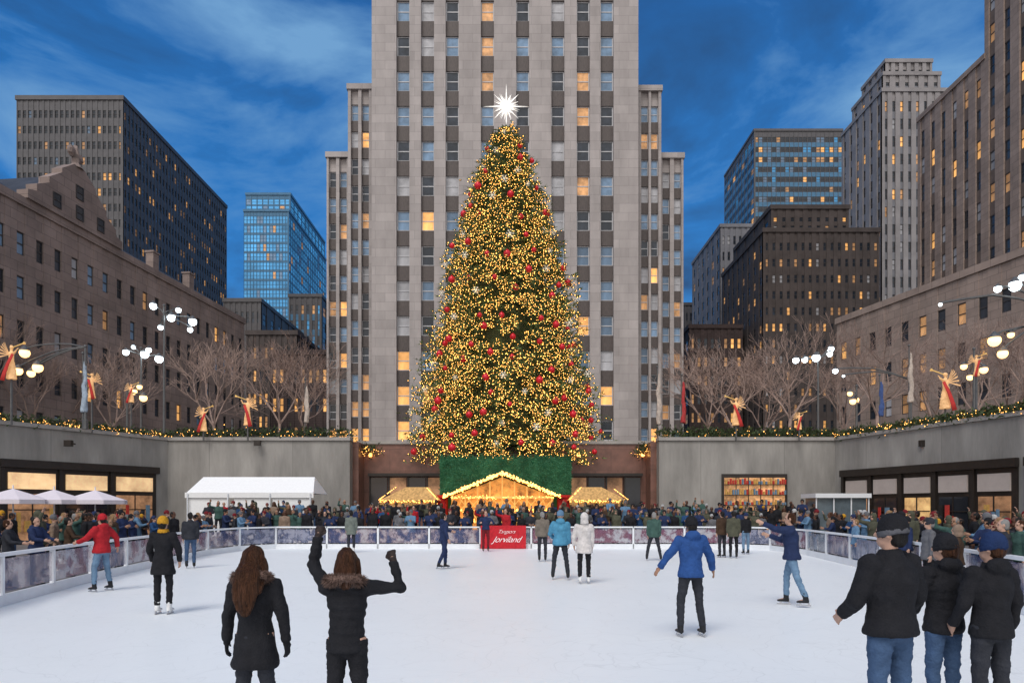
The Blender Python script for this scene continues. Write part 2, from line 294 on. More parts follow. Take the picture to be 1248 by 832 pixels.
# crowd variants
VR=[('black puffer coat and no hat',blk,jean,('hair','black')),('navy parka and black beanie',navy,blk,('hat',blk)),('red coat and dark hair',red,blk,('hair','brown')),('grey coat and white knit hat',grey,blk,('hat',cl('white_knit',(.4,.4,.4)))),('brown coat and blonde hair',brown,jean,('long','blonde')),('blue jacket and navy beanie',cl('dull_blue_cloth',(.02,.06,.15)),dgrey,('hat',navy)),('olive parka with raised hood',olive,blk,('hood',olive)),('charcoal coat and red beanie',dgrey,blk,('hat',dred)),('beige coat and long brown hair',beige,blk,('long','brown')),('pale blue jacket and grey beanie',lb,jean,('hat',grey)),('dark green jacket and grey hair',green,dgrey,('hair','grey')),('black coat with mustard beanie',blk,blk,('hat',mus))]
RA=[(DN,None),(((-.3,.5,-.8),(.3,1,.3)),((.3,.5,-.8),(-.3,1,.3))),(DN,((.5,.5,.2),(-.2,.3,1))),(((-.4,.1,-1),(.6,.6,-.2)),((.4,.1,-1),(-.6,.6,-.2)))]
protos=[]
for i,(d,c,p,hd) in enumerate(VR):
    a=RA[i%4];protos.append(person((0,0,-50),1.75,0,'',c,p,hd,aL=a[0],aR=a[1],low=True,skates=False,g=1.12,skin=R.choice((0,0,1,2)),hem=.1+.15*(i%2)))
used=set()
def crowd(x,y,rz,zone,ztxt,z=-.02):
    i=R.choice((0,0,0,0,0,1,1,1,1,1,2,3,3,4,5,6,6,7,7,8,9,10,10,11,0,7,1));o=protos[i]
    if i in used:o=o.copy();C.objects.link(o)
    used.add(i)
    o.location=(x,y,z);o.rotation_euler=(0,0,rad(rz+R.uniform(-30,30)));s=R.uniform(.92,1.09);o.scale=(s,s,s)
    tag(o,'spectator in '+VR[i][0]+' '+ztxt,'person','crowd watching from around the rink: '+zone)
stp=bmesh.new()
for row in range(5):
    y=33.3+row*1.15;x=-12.5-row*1.1
    if row:bx(stp,-15-row*.3,15+row*.3,y-.55,y+.598 if row<4 else 42,-.03,.14*row-.001)
    while x<12.5+row*1.1:
        crowd(x+R.uniform(-.15,.15),y+R.uniform(-.25,.3),180,'far side','behind the far barrier',.14*row-.002);x+=R.uniform(.47,.82)+row*.04
LB=[(-8.4,5),(-9.0,9),(-10.1,13.5),(-11.1,18),(-11.8,22.5),(-12.5,28),(-12.3,30.8),(-11.2,32.4)]
RB=[(10.6,32.4),(11.8,31.2),(12.1,28),(11.4,23),(10.5,17.5),(9.3,12.3),(8.4,8.5),(8,5)]
def xat(B,y):
    B=sorted(B,key=lambda q:q[1])
    for a,b in zip(B,B[1:]):
        if a[1]<=y<=b[1]:return a[0]+(b[0]-a[0])*(y-a[1])/(b[1]-a[1])
    return B[-1][0]
for i in range(50):
    y=R.uniform(18,32.5);crowd(xat(LB,y)-.6-abs(R.gauss(0,2.4)),y,-90,'left side','in the left crowd')
for i in range(92):
    y=R.uniform(14,32.5);crowd(xat(RB,y)+.6+abs(R.gauss(0,2.4)),y,90,'right side','in the right crowd')
for i,o in enumerate(protos):
    if i not in used:bpy.data.objects.remove(o)
# ---------------- ground, ice
pav=mat('paving',(.16,.15,.15),.7,.2,.6,brick=(1.2,1.2,.02));conc=mat('concrete',(.29,.275,.255),.85,.34,.35,bump=.3,bscale=4,brick=(5.5,9,.012),st=(1.8,1.8,.4))
struct('terrace_steps',stp,pav)
b=bmesh.new();b.faces.new([b.verts.new(p) for p in((-900,-300,-.03),(900,-300,-.03),(900,1500,-.03),(-900,1500,-.03))]);struct('ground',b,pav)
ice=mat('ice',(.93,.955,.96),.38,.025,.25,bump=.06,bscale=14)
nt=ice.node_tree;n=nt.nodes;l=nt.links;bs=n['Principled BSDF']
tc=n.new('ShaderNodeTexCoord');w=n.new('ShaderNodeTexNoise');w.inputs['Scale'].default_value=.35;w.inputs['Detail'].default_value=3
l.new(tc.outputs['Object'],w.inputs['Vector']);prev=bs.inputs['Base Color'].links[0].from_socket
va=n.new('ShaderNodeVectorMath');va.operation='MULTIPLY_ADD';va.inputs[1].default_value=(5,5,5);l.new(w.outputs['Color'],va.inputs[0]);l.new(tc.outputs['Object'],va.inputs[2])
for sc_,wd,lo in((.45,.006,.9),(1.1,.012,.93),(2.3,.02,.95)):
    vo=n.new('ShaderNodeTexVoronoi');vo.feature='DISTANCE_TO_EDGE';vo.inputs['Scale'].default_value=sc_;l.new(va.outputs[0],vo.inputs['Vector'])
    mr=n.new('ShaderNodeMapRange');mr.inputs[2].default_value=wd;mr.inputs[3].default_value=lo;mr.inputs[4].default_value=1;l.new(vo.outputs[0],mr.inputs[0])
    mu=n.new('ShaderNodeMix');mu.data_type='RGBA';mu.blend_type='MULTIPLY';mu.inputs[0].default_value=1;l.new(prev,mu.inputs[6]);l.new(mr.outputs[0],mu.inputs[7]);prev=mu.outputs[2]
l.new(prev,bs.inputs['Base Color'])
b=bmesh.new();b.faces.new([b.verts.new((x,y,0)) for x,y in [(-8.2,-8)]+LB+RB+[(8,-8)]][::-1]);b.normal_update()
for f in b.faces:
    if f.normal.z<0:f.normal_flip()
struct('ice',b,ice)
# ---------------- barriers
wp=mat('white_paint',(.74,.76,.79),.4,.06,2)
pan=[]
for i,(c1,c2) in enumerate((((.5,.4,.45),(.1,.12,.25)),((.6,.6,.66),(.3,.14,.2)),((.09,.12,.24),(.45,.46,.58)),((.55,.6,.68),(.3,.35,.45)))):
    m=mat('printed_panel',c1,.15,.1,2);nt=m.node_tree;rp=[q for q in nt.nodes if q.type=='VALTORGB'][0];rp.color_ramp.elements[0].color=c2+(1,);rp.color_ramp.elements[1].color=c1+(1,)
    rp.color_ramp.elements[0].position=.46;rp.color_ramp.elements[1].position=.54;e=rp.color_ramp.elements.new(.62);e.color=(.7,.66,.7,1)
    nt.nodes['Principled BSDF'].inputs['Alpha'].default_value=(.4,.45,.42,.3)[i];pan.append(m)
def barrier(pts,label,name='rink_barrier'):
    root=empty(name,(pts[0][0],pts[0][1],0));tag(root,label,'barrier','white rink barriers');o0=V((pts[0][0],pts[0][1],0))
    P3=[V((x,y,0))-o0 for x,y in pts]
    ln=[];
    for a,c in zip(P3,P3[1:]):
        k=max(1,round((c-a).length/2.3))
        for j in range(k):ln.append((a.lerp(c,j/k),a.lerp(c,(j+1)/k)))
    for z0,z1,t,nm in((.0,.22,.05,'kick_plate'),(.98,1.05,.07,'top_rail')):
        b=bmesh.new()
        for a,c in ln:
            d=(c-a);M=Mx.Translation(a)@Mx.Rotation(math.atan2(d.y,d.x),4,'Z');bx(b,-.02,d.length+.02,-t,t,z0+(R.random()*.002),z1,M=M)
        ob(nm,b,wp,root)
    for a,c in ln:
        d=(c-a);M=Mx.Translation(a)@Mx.Rotation(math.atan2(d.y,d.x),4,'Z')
        b=bmesh.new();bx(b,-.045,.045,-.045,.045,.22,.98,M=M);ob('post',b,wp,root)
        b=bmesh.new();bx(b,.07,d.length-.07,-.012,.012,.27,.93,M=M);ob('panel',b,R.choice(pan),root)
    return root
barrier(LB,'white barrier with printed panels curving down the left of the ice')
barrier([LB[-1],RB[0]],'straight white barrier with printed panels across the far end of the ice')
barrier(RB,'white barrier with printed panels curving down the right of the ice')
# red sign
sg_=empty('sign',(X(613,32),32.1,0));tag(sg_,'red banner with white script lettering hung on the far barrier','sign')
b=bmesh.new();bx(b,-1.05,1.08,-.03,.03,.02,1.1);ob('board',b,cl('banner_red',(.5,.02,.03),bump=0,rough=.4),sg_)
wt=mat('letter_white',(.85,.8,.8),.5,.02,1,emit=.25,ecol=(1,.9,.9))  # printed letters given a faint glow of their own
def text(t,loc,size,parent,m,ext=.008,rz=0,shear=.6):
    c=bpy.data.curves.new('t','FONT');c.body=t;c.size=size;c.align_x='CENTER';c.extrude=ext;c.shear=shear;c.space_character=.93;c.offset=-.004
    o=bpy.data.objects.new('t',c);C.objects.link(o);me=bpy.data.meshes.new_from_object(o.evaluated_get(bpy.context.evaluated_depsgraph_get()));bpy.data.objects.remove(o)
    me.materials.clear();me.materials.append(m);q=bpy.data.objects.new('lettering',me);C.objects.link(q);q.parent=parent;q.location=loc;q.rotation_euler=(rad(90),0,rz);return q
text('Tangsors',(.15,-.045,.74),.24,sg_,wt);text('Jorviland',(.15,-.045,.32),.4,sg_,wt)
# ---------------- walls
WZ=6.35
def frame(p0,p1,z=0):
    a=V((p0[0],p0[1],z));d=V((p1[0]-p0[0],p1[1]-p0[1],0));return a,math.atan2(d.y,d.x),d.length
def wall(p0,p1,label,m=conc,th=.8,z1=WZ,cope=True):
    a,an,L=frame(p0,p1);r=empty('retaining_wall',a,an);tag(r,label,'wall')
    b=bmesh.new();bx(b,0,L,0,th,-.02,z1);ob('wall_face',b,m,r)
    if cope:
        b=bmesh.new();bx(b,-.05,L+.05,-.12,th+.05,z1,z1+.22);ob('coping',b,cope_m,r)
    return r
cope_m=mat('coping_stone',(.34,.32,.3),.8,.15,1)
gran=mat('brown_granite',(.2,.095,.07),.35,.3,1.5,brick=(2.2,1.5,.012))
A0=(-22.7,45);A1=(-27.2,36);A2=(-35,20);B0=(21.3,45);B1=(24.4,32.5);B2=(28,18)
wl=[wall(A2,A1,'near concrete retaining wall at the left frame edge'),wall(A1,A0,'angled concrete retaining wall on the left with shop windows'),wall(A0,(-10.7,45),'concrete wall facing the ice left of the tree'),wall((9.7,45),B0,'concrete wall facing the ice right of the tree'),wall(B0,B1,'angled concrete retaining wall on the right with shop windows'),wall(B1,B2,'near concrete retaining wall at the right frame edge'),wall((-10.7,47.5),(9.7,47.5),'brown granite wall below the tree',gran)]
b=bmesh.new();pl=[(-900,-60),(-60,-60),A2,A1,A0,(-10.7,45),(-10.7,47.5),(9.7,47.5),(9.7,45),B0,B1,B2,(60,-60),(900,-60),(900,1500),(-900,1500)]
bot=[b.verts.new((x+(-.7 if x<0 else .7)*(0 if abs(x)<20 else 1),y+(.7 if abs(x)<23 else 0),6.3)) for x,y in pl];f=b.faces.new(bot);b.normal_update()
if f.normal.z<0:f.normal_flip()
bmesh.ops.triangulate(b,faces=b.faces);struct('plaza',b,mat('plaza_paving',(.13,.125,.12),.8,.2,.5))
for x,t in((-10.7,'left'),(9.7,'right')):
    b=bmesh.new();bx(b,x-.4,x+.4,45.82,47.48,0,WZ);tag(ob('wall_return',b,gran),'short granite return at the '+t+' end of the brown wall','wall')
# leaves / garland
warm=mat('warm_bulb',(1,.5,.14),.5,.02,1,emit=5.5,ecol=(1,.45,.1));needle=mat('needles',(.105,.15,.045),.7,.5,1.2,rnd=.1);garl=mat('garland_green',(.05,.075,.025),.8,.4,4)
warmt=mat('tree_bulb',(1,.5,.14),.5,.02,1,emit=10,ecol=(1,.44,.1))
def garland(pts,label,r=.32,lights=9,n=75,dz=.15):
    o=V(pts[0]);bl=bmesh.new();bb=bmesh.new();rt=empty('garland',o);tag(rt,label,'garland','lit garlands along the wall tops')
    for a,c in zip(pts,pts[1:]):
        a=V(a)-o;c=V(c)-o;L=(c-a).length
        for i in range(int(L*n)):
            p=a.lerp(c,R.random())+V((R.gauss(0,r*.5),R.gauss(0,r*.5),R.gauss(dz,r*.45)));d=V((R.uniform(-1,1),R.uniform(-1,1),R.uniform(-.6,1))).normalized();t=d.cross(V((R.random(),R.random(),R.random()))).normalized()*.05
            bl.faces.new([bl.verts.new(p-t),bl.verts.new(p+t),bl.verts.new(p+d*.24)])
        for i in range(int(L*lights)):
            octa(bb,a.lerp(c,R.random())+V((R.gauss(0,r*.55),R.gauss(0,r*.5)-.12,R.gauss(dz-.05,r*.4))),R.uniform(.018,.034))
    ob('greenery',bl,garl,rt);q=ob('string_lights',bb,warm,rt);q['kind']='stuff'
g=lambda p,z=WZ+.2,dy=0:(p[0],p[1]+dy,z)
garland([g(A2,WZ+.2,.3),g(A1,WZ+.2,.3),g(A0,WZ+.2,.3)],'garland with warm lights along the top of the left wall',lights=18,n=150)
garland([g(A0,WZ+.25,.3),(-10.7,45.3,WZ+.25)],'evergreen hedge garland on the wall left of the tree',r=.4,lights=6,n=180,dz=.25)
garland([(9.7,45.3,WZ+.25),g(B0,WZ+.25,.3)],'evergreen hedge garland on the wall right of the tree',r=.4,lights=6,n=180,dz=.25)
garland([g(B0,WZ+.2,.3),g(B1,WZ+.2,.3),g(B2,WZ+.2,.3)],'garland with warm lights along the top of the right wall',lights=18,n=150)
garland([(-10.6,46.9,5.9),(-9.3,46.9,5.6)],'short lit garland at left end of brown wall',r=.5,lights=40,n=200);garland([(8.6,46.9,5.6),(9.6,46.9,5.9)],'short lit garland at right end of brown wall',r=.5,lights=40,n=200)
# shops
bronze=mat('dark_bronze',(.035,.028,.024),.4,.2,3,.3)
def litmat(name,c,s,sc=3,var=.75,ns=False,st=(1,1,1)):
    return mat(name,c,.5,var,sc,emit=s,ecol='tex',rnd=.3,nosample=ns,st=st)
shopw=litmat('shop_glow',(.8,.42,.17),.7,1.8,.5);shopd=litmat('shop_dim_glow',(.35,.18,.09),.4,1.2);glassd=mat('shop_glass_dark',(.02,.022,.028),.1,.2,2)
items=[cl('good_red',(.5,.05,.04)),cl('good_gold',(.6,.35,.1)),cl('good_blue',(.15,.25,.35)),bronze]
def shop(p0,p1,s0,s1,z0,z1,label,bays,mats,sign=False):
    a,an,L=frame(p0,p1);d=V((math.cos(an),math.sin(an),0));r=empty('shopfront',a+d*s0,an);tag(r,label,'shopfront');W=s1-s0
    b=bmesh.new();bx(b,0,W,-.1,-.004,z0,z1);ob('surround',b,bronze,r)
    fw=W/bays
    for i in range(bays):
        x0=i*fw+.3;x1=(i+1)*fw-.3;zt_=z1-1.75
        b=bmesh.new();bx(b,x0,x1,-.14,-.104,z0+.1,zt_);p=ob('window',b,mats[i%len(mats)],r)
        b=bmesh.new();bx(b,(x0+x1)/2-.03,(x0+x1)/2+.03,-.18,-.143,z0+.1,zt_)
        bx(b,x0,x1,-.2,-.143,z0+(z1-z0)*.4,z0+(z1-z0)*.4+.06);ob('mullion',b,bronze,p)
        b=bmesh.new();x=x0+.1
        while x<x1-.3:
            hh=R.uniform(.2,1.5);ww_=R.uniform(.12,.3);bx(b,x,x+ww_,-.3,-.21,z0+.6,z0+.6+hh,R.randrange(4));x+=ww_+R.uniform(.05,.25)
        ob('display',b,items,r)
        b=bmesh.new();bx(b,x0,x1,-.2,-.104,z1-1.5,z1-.62);ob('sign_panel',b,sign,r)
        b=bmesh.new();bx(b,i*fw-.1,i*fw+.12,-.22,-.104,z0,z1);ob('pilaster',b,bronze,r)
    b=bmesh.new();bx(b,-.1,W+.1,-.35,-.104,z1-.35,z1+.08);ob('canopy',b,bronze,r)
L1=math.dist(A1,A0);sgl=litmat('sign_glow',(.8,.5,.26),.7,1.2,.35,st=(1,1,1))
shop(A1,A0,.2,L1-.9,.02,4.45,'dark bronze shopfront with glowing panels in the left angled wall',3,[shopd,glassd,shopd],sign=sgl)
shop(A2,A1,6,17,.02,4.45,'dark bronze shopfront at the left edge of view',4,[shopd,glassd],sign=sgl)
pal=mat('pale_blind',(.34,.3,.28),.7,.1,2,emit=.08,ecol=(1,.8,.7))  # blinds get a faint warm emission as if lit
shop(B0,B1,.9,12.6,.02,4.25,'dark shopfront with pale blinds in the right angled wall',5,[shopd,glassd,shopw,glassd],sign=pal)
shop(B1,B2,.3,14,.02,4.25,'dark shopfront with pale blinds at the right edge of view',5,[glassd,shopd],sign=pal)
r=empty('shop_window',(13.8,45,0));tag(r,'glowing shop window full of colourful goods in the right concrete wall','shop window')
b=bmesh.new();bx(b,0,4.3,-.12,-.004,.02,4.15);ob('frame',b,bronze,r)
goods=litmat('goods_glow',(.6,.3,.13),.45,3)
for i in range(5):
    b=bmesh.new();bx(b,.15+i*.81,.15+i*.81+.74,-.15,-.124,.3,3.9);ob('pane',b,goods,r)
for k in range(5):
    b=bmesh.new()
    for i in range(26):
        x=.2+i*.155;bx(b,x,x+.1,-.26,-.16,.75+k*.68,.75+k*.68+R.uniform(.15,.4),R.randrange(3))
    bx(b,.15,4.15,-.27,-.155,.7+k*.68,.745+k*.68,3);ob('shelf',b,items,r)
for s,(x0,x1) in enumerate(((-9.9,-4.6),(4,9.0))):
    r=empty('granite_shopfront',(x0,47.5,0));tag(r,'lit shop windows in the brown wall '+('left' if s==0 else 'right')+' of the golden hut','shopfront');W=x1-x0
    for i in range(4):
        b=bmesh.new();bx(b,i*W/4+.1,(i+1)*W/4-.1,-.12,-.02,2.0,4.0);w=ob('window',b,shopd if (i+s)%2 else glassd,r)
        b=bmesh.new();bx(b,i*W/4,i*W/4+.1,-.2,-.01,0,4.1);ob('mullion',b,bronze,r)
    b=bmesh.new();bx(b,0,W,-.6,-.01,4.1,4.3);ob('canopy',b,bronze,r)
for px,t in((452,'left'),(705,'right nearest the tree'),(783,'far right')):
    r=empty('wall_lamp',(X(px,47.4),47.4,Z(554,47.4)));tag(r,'small bright wall lamp on the brown granite wall, '+t,'lamp','wall lamps on the granite wall')
    b=bmesh.new();ell(b,(0,-.15,0),.14);ob('globe',b,warm,r,True);b=bmesh.new();bx(b,-.05,.05,-.1,.09,-.25,-.15);ob('bracket',b,bronze,r)
# ---------------- golden hut
hut=empty('chalet_stall',(X(612,41),41,0));tag(hut,'gabled golden stall outlined in warm lights below the tree','stall')
gold=mat('gold_wood_glow',(.6,.32,.09),.45,.3,4,emit=.55,ecol=(1,.55,.14));inner=litmat('hut_glow',(.6,.25,.05),.6,1.6,.8)  # stall light put into the wood and the body as emission
b=bmesh.new();bx(b,-3.1,3.1,.6,2.6,0,2.6);v=[b.verts.new(p) for p in((-3.1,.6,2.61),(3.1,.6,2.61),(0,.6,3.8),(-3.1,2.6,2.61),(3.1,2.6,2.61),(0,2.6,3.8))]
for f in((0,1,2),(5,4,3),(0,2,5,3),(1,4,5,2)):b.faces.new([v[i] for i in f])
ob('body',b,inner,hut)
b=bmesh.new()
for s in(-1,1):
    q=[b.verts.new(p) for p in((0,.1,4.02),(s*3.6,.1,2.55),(s*3.6,2.8,2.55),(0,2.8,4.02),(0,.1,3.92),(s*3.6,.1,2.45),(s*3.6,2.8,2.45),(0,2.8,3.92))]
    for f in((0,1,2,3),(7,6,5,4),(0,4,5,1),(1,5,6,2),(2,6,7,3)):b.faces.new([q[i] for i in f])
ob('roof',b,mat('roof_wood',(.12,.06,.02),.7,.3,3),hut)
for i in range(9):
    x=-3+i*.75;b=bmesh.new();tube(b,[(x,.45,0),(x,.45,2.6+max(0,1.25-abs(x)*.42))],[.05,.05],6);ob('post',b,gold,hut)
b=bmesh.new()
for i in range(-6,7):
    x=i*.5
    for s in(-1,1):
        a=max(-3.1,min(3.1,x-s*.6));c=max(-3.1,min(3.1,x+s*.6));tube(b,[(a,.4,1.1),(c,.4,2.5)],[.026,.026],4)
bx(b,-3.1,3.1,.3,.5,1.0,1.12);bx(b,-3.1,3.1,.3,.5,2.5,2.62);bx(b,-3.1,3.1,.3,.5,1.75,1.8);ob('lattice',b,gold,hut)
b=bmesh.new()
for i in range(420):
    t=R.random();s=R.choice((-1,1));octa(b,(s*3.55*t,.02+R.uniform(-.05,.05),4.03-1.45*t+R.gauss(0,.06)),.045)
for i in range(300):octa(b,(R.uniform(-3.1,3.1),.3,R.choice((1.1,1.78,2.56))+R.gauss(0,.05)),.028)
q=ob('string_lights',b,warm,hut);q['kind']='stuff'
for s in(-1,1):
    b=bmesh.new();bx(b,s*3.75-.35,s*3.75+.35,.3,2.2,0,2.55);bx(b,s*3.75-.42,s*3.75+.42,.22,2.3,2.552,2.7);tag(ob('red_pillar',b,cl('pillar_red',(.4,.02,.02),bump=0),None),'red painted pillar block '+('left' if s<0 else 'right')+' of the golden stall','pillar').location=hut.location
b=bmesh.new();bx(b,-4.5,3.7,0,3,.0,5.0)
for i in range(8000):
    p=V((R.uniform(-4.5,3.7),-.02,R.uniform(2.6,5.1)));d=V((R.uniform(-.6,.6),-.35,R.uniform(-.5,.9)))*.3;t=V((.035,0,.02));b.faces.new([b.verts.new(p-t),b.verts.new(p+t),b.verts.new(p+d)])
hg=tag(ob('hedge_planter',b,mat('hedge_green_glow',(.035,.13,.065),.8,.8,.9,emit=.04,ecol=(.08,.6,.22))),'large boxy green hedge planter at the foot of the tree','planter');hg.location=(0,42.6,0)  # green light on the hedge is put in as faint emission
for s,px in((-1,501),(1,727)):
    r=empty('market_tent',(X(px,40.5),40.5,0));tag(r,'peaked gold striped market tent '+('left' if s<0 else 'right')+' of the golden stall','tent')
    b=bmesh.new();top=[(-1.7,-1,2.35),(1.7,-1,2.35),(1.7,1,2.35),(-1.7,1,2.35)];ap=[(-.7+s*-.4,0,3.15),(.7+s*-.4,0,3.15)]
    v=[b.verts.new(q) for q in top+ap]
    for f in((0,1,5,4),(1,2,5),(2,3,4,5),(3,0,4)):b.faces.new([v[i] for i in f])
    ob('canopy',b,mat('gold_canvas_glow',(.45,.27,.1),.7,.6,1.2,emit=.15,ecol=(1,.5,.12),st=(6,6,.5)),r)  # warm light on the canvas is put in as emission
    b=bmesh.new()
    for i in range(14):
        x=-1.7+i*3.4/14;bx(b,x+.01,x+.23,-1.04,-1.01,2.1-.06*(i%2),2.36)
    ob('valance',b,cl('valance_gold',(.5,.3,.1)),r)
    for x in(-1.6,1.6):
        for y in(-.95,.95):
            b=bmesh.new();tube(b,[(x,y,0),(x,y,2.4)],[.04,.04],6);ob('pole',b,bronze,r)
    b=bmesh.new()
    for i in range(90):octa(b,(R.uniform(-1.7,1.7),-1.08,2.3+R.gauss(0,.05)),.026)
    for i in range(60):
        t=R.random();octa(b,(R.choice((-1,1))*(1.7-.8*t),-1+t,2.4+.75*t),.026)
    q=ob('string_lights',b,warm,r);q['kind']='stuff'
# white marquee, parasols, kiosk
canv=cl('white_canvas',(.85,.85,.85),bump=.1,var=.05)
r=empty('marquee_tent',(-15.0,40.5,0));tag(r,'long white marquee tent against the left concrete wall','tent')
b=bmesh.new();v=[b.verts.new(q) for q in((-3.65,-1.5,2.75),(3.65,-1.5,2.75),(3.65,1.5,2.75),(-3.65,1.5,2.75),(-3.3,0,3.75),(3.3,0,3.75))]
for f in((0,1,5,4),(1,2,5),(2,3,4,5),(3,0,4)):b.faces.new([v[i] for i in f])
ob('roof',b,canv,r);b=bmesh.new();bx(b,-3.67,3.67,-1.55,-1.51,2.5,2.8);ob('valance',b,canv,r)
for x0,x1 in((-3.5,-1.3),(-.9,1.1),(1.3,3.5)):
    b=bmesh.new();bx(b,x0,x1,-1.45,-1.4,.0,2.7);ob('side_wall',b,canv,r)
for x in(-3.5,-1.2,1.2,3.5):
    b=bmesh.new();tube(b,[(x,-1.6,0),(x,-1.6,2.75)],[.04,.04],6);ob('pole',b,wp,r)
for i,(px,Y) in enumerate(((16,29),(66,30.5),(116,31.5))):
    r=empty('parasol',(X(px,Y),Y,0));tag(r,['white parasol nearest the left frame edge','white parasol in the middle of three on the left','white parasol closest to the marquee tent'][i],'parasol','parasols on the left')
    b=bmesh.new();c=b.verts.new((0,0,2.75));rg=[b.verts.new((1.35*math.cos(a*.7854),1.35*math.sin(a*.7854),2.28)) for a in range(8)];rl=[b.verts.new((1.35*math.cos(a*.7854),1.35*math.sin(a*.7854),2.1)) for a in range(8)]
    for k in range(8):b.faces.new((c,rg[k],rg[(k+1)%8]));b.faces.new((rg[k],rl[k],rl[(k+1)%8],rg[(k+1)%8]))
    ob('canopy',b,cl('parasol_pink',(.75,.68,.72),bump=.1,var=.05),r);b=bmesh.new();tube(b,[(0,0,0),(0,0,2.9)],[.035,.03],6);ob('pole',b,wp,r)
r=empty('glass_kiosk',(X(1018,40),40,0));tag(r,'small glass kiosk with pale roof beside the right shopfront','kiosk')
b=bmesh.new();bx(b,-1.6,1.6,-1,1,2.5,2.75);ob('roof',b,wp,r);b=bmesh.new();bx(b,-1.4,1.4,-.8,.8,.0,2.5);ob('glazing',b,mat('kiosk_glass',(.1,.13,.15),.1,.3,2),r)
for x in(-1.5,-.5,.5,1.5):
    b=bmesh.new();bx(b,x-.03,x+.03,-.9,-.84,0,2.5);ob('post',b,wp,r)
# ---------------- fir tree
TY=50;TX=X(617,TY);zb=Z(556,TY);zt=Z(150,TY)
r=empty('christmas_tree',(TX,TY,6.3));tag(r,'towering lit fir tree in front of the stone skyscraper','tree')
b=bmesh.new();tube(b,[(0,0,-6.2),(0,0,8),(0,0,zt-6.6)],[.5,.35,.05],10);ob('trunk',b,cl('bark',(.06,.04,.03)),r)
def prof(t):return 7.05*(1-t)**.61*(1-.2*max(0,(t-.75)/.25))
def rt_(t,a):
    w_=(t*15+.12*math.sin(a*3)+.08*math.sin(a*7+2))%1
    return prof(t)*(1+.05*math.sin(a*5+t*17)+.06*math.sin(a*11-t*31)+.1*(.5-w_))
vs=[];fs=[];tips=[]
def blade_(p,d,L,wd):
    t=d.cross(V((R.uniform(-1,1),R.uniform(-1,1),R.uniform(-1,1)))).normalized()*wd;i=len(vs);vs.extend((p-t,p+t,p+d*L));fs.append((i,i+1,i+2))
for i in range(4000):
    t=1-R.random()**.6;t=min(t,.99);a=R.uniform(0,6.283);rr=rt_(t,a)*R.uniform(.84,1.08)+.06;z=(zt-zb)*t+zb-6.3
    o=V((math.cos(a),math.sin(a),0));droop=-.14*rr*(1-t);js=min(1,rr/1.2)
    for j in range(11):
        f=R.uniform(.5,1);p=o*rr*f+V((R.gauss(0,.13)*js,R.gauss(0,.13)*js,z+droop*f*f+.45*(1-f)+R.gauss(0,.1)))
        for k in range(4):
            d=(o*.8+V((R.uniform(-1,1),R.uniform(-1,1),R.uniform(-.5,.7)))).normalized();blade_(p,d,R.uniform(.22,.45)*(.45+.55*js),.04)
        if f>.6:tips.append(p+o*.1)
me=bpy.data.meshes.new('crown');me.from_pydata(vs,[],fs);me.materials.append(needle);q=bpy.data.objects.new('crown',me);C.objects.link(q);q.parent=r
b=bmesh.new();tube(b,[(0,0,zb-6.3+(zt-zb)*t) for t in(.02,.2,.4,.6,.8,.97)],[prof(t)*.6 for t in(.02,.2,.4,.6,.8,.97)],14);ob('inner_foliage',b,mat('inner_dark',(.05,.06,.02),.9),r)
lv=[];lf=[]
for p in R.sample(tips,min(len(tips),27000)):
    s=R.uniform(.014,.029);i=len(lv)
    if p.y>2 and R.random()<.75:continue
    for a,bb_,d in((1,1,1),(-1,-1,1),(-1,1,-1),(1,-1,-1)):lv.append(p+V((a,bb_,d))*s*.75)
    lf+=[(i,i+2,i+1),(i,i+1,i+3),(i,i+3,i+2),(i+1,i+2,i+3)]
me=bpy.data.meshes.new('string_lights');me.from_pydata(lv,[],lf);me.materials.append(warmt);q=bpy.data.objects.new('string_lights',me);C.objects.link(q);q.location=r.location;tag(q,'thousands of tiny warm lights wound through the fir tree','string lights',kind='stuff')
bau=mat('bauble_red',(.5,.012,.025),.18,.1,3,.2,emit=.2,ecol=(.7,.02,.03));b=bmesh.new();ell(b,(0,0,0),.22,u=14,v=10);tube(b,[(0,0,.2),(0,0,.27)],[.05,.04],8);bm0=bpy.data.meshes.new('bauble');b.to_mesh(bm0);b.free();bm0.materials.append(bau)  # baubles carry a slight red glow in their material
for p in bm0.polygons:p.use_smooth=True
b=bmesh.new()
for k in range(6):
    a=k*1.0472;d=V((math.cos(a),0,math.sin(a)));tube(b,[V((0,0,0)),d*.28],[.022,.009],4)
    for s in(-1,1):
        e=V((math.cos(a+s*.8),0,math.sin(a+s*.8)));tube(b,[d*.15,d*.15+e*.1],[.014,.008],4)
sn0=bpy.data.meshes.new('snowflake');b.to_mesh(sn0);b.free();sn0.materials.append(mat('snowflake_white',(.8,.76,.66),.4,.1,2,emit=.3,ecol=(1,.85,.6)))  # snowflakes carry a faint warm glow in their material
done=[]
for i in range(1500):
    t=1-R.random()**.6;t=max(.02,min(t,.95));a=R.uniform(-3.05,-.05);z=(zt-zb)*t+zb-6.3-.4*(1-t);rr=rt_(t,a)*.95+.05
    p=V((math.cos(a)*rr,math.sin(a)*rr,z))
    if any((p-q).length<1.25 for q in done):continue
    done.append(p);sn=len(done)%3==0
    q=bpy.data.objects.new('snowflake_ornament' if sn else 'bauble',sn0 if sn else bm0);C.objects.link(q);q.location=p+r.location;s=R.uniform(.7,1.15);q.scale=(s,s,s)
    tag(q,'white snowflake ornament on the lit fir tree' if sn else 'shiny red bauble hanging on the lit fir tree','ornament','snowflakes on the fir tree' if sn else 'red baubles on the fir tree')
    if len(done)>=125:break
st=bmesh.new();ell(st,(0,0,0),.2)
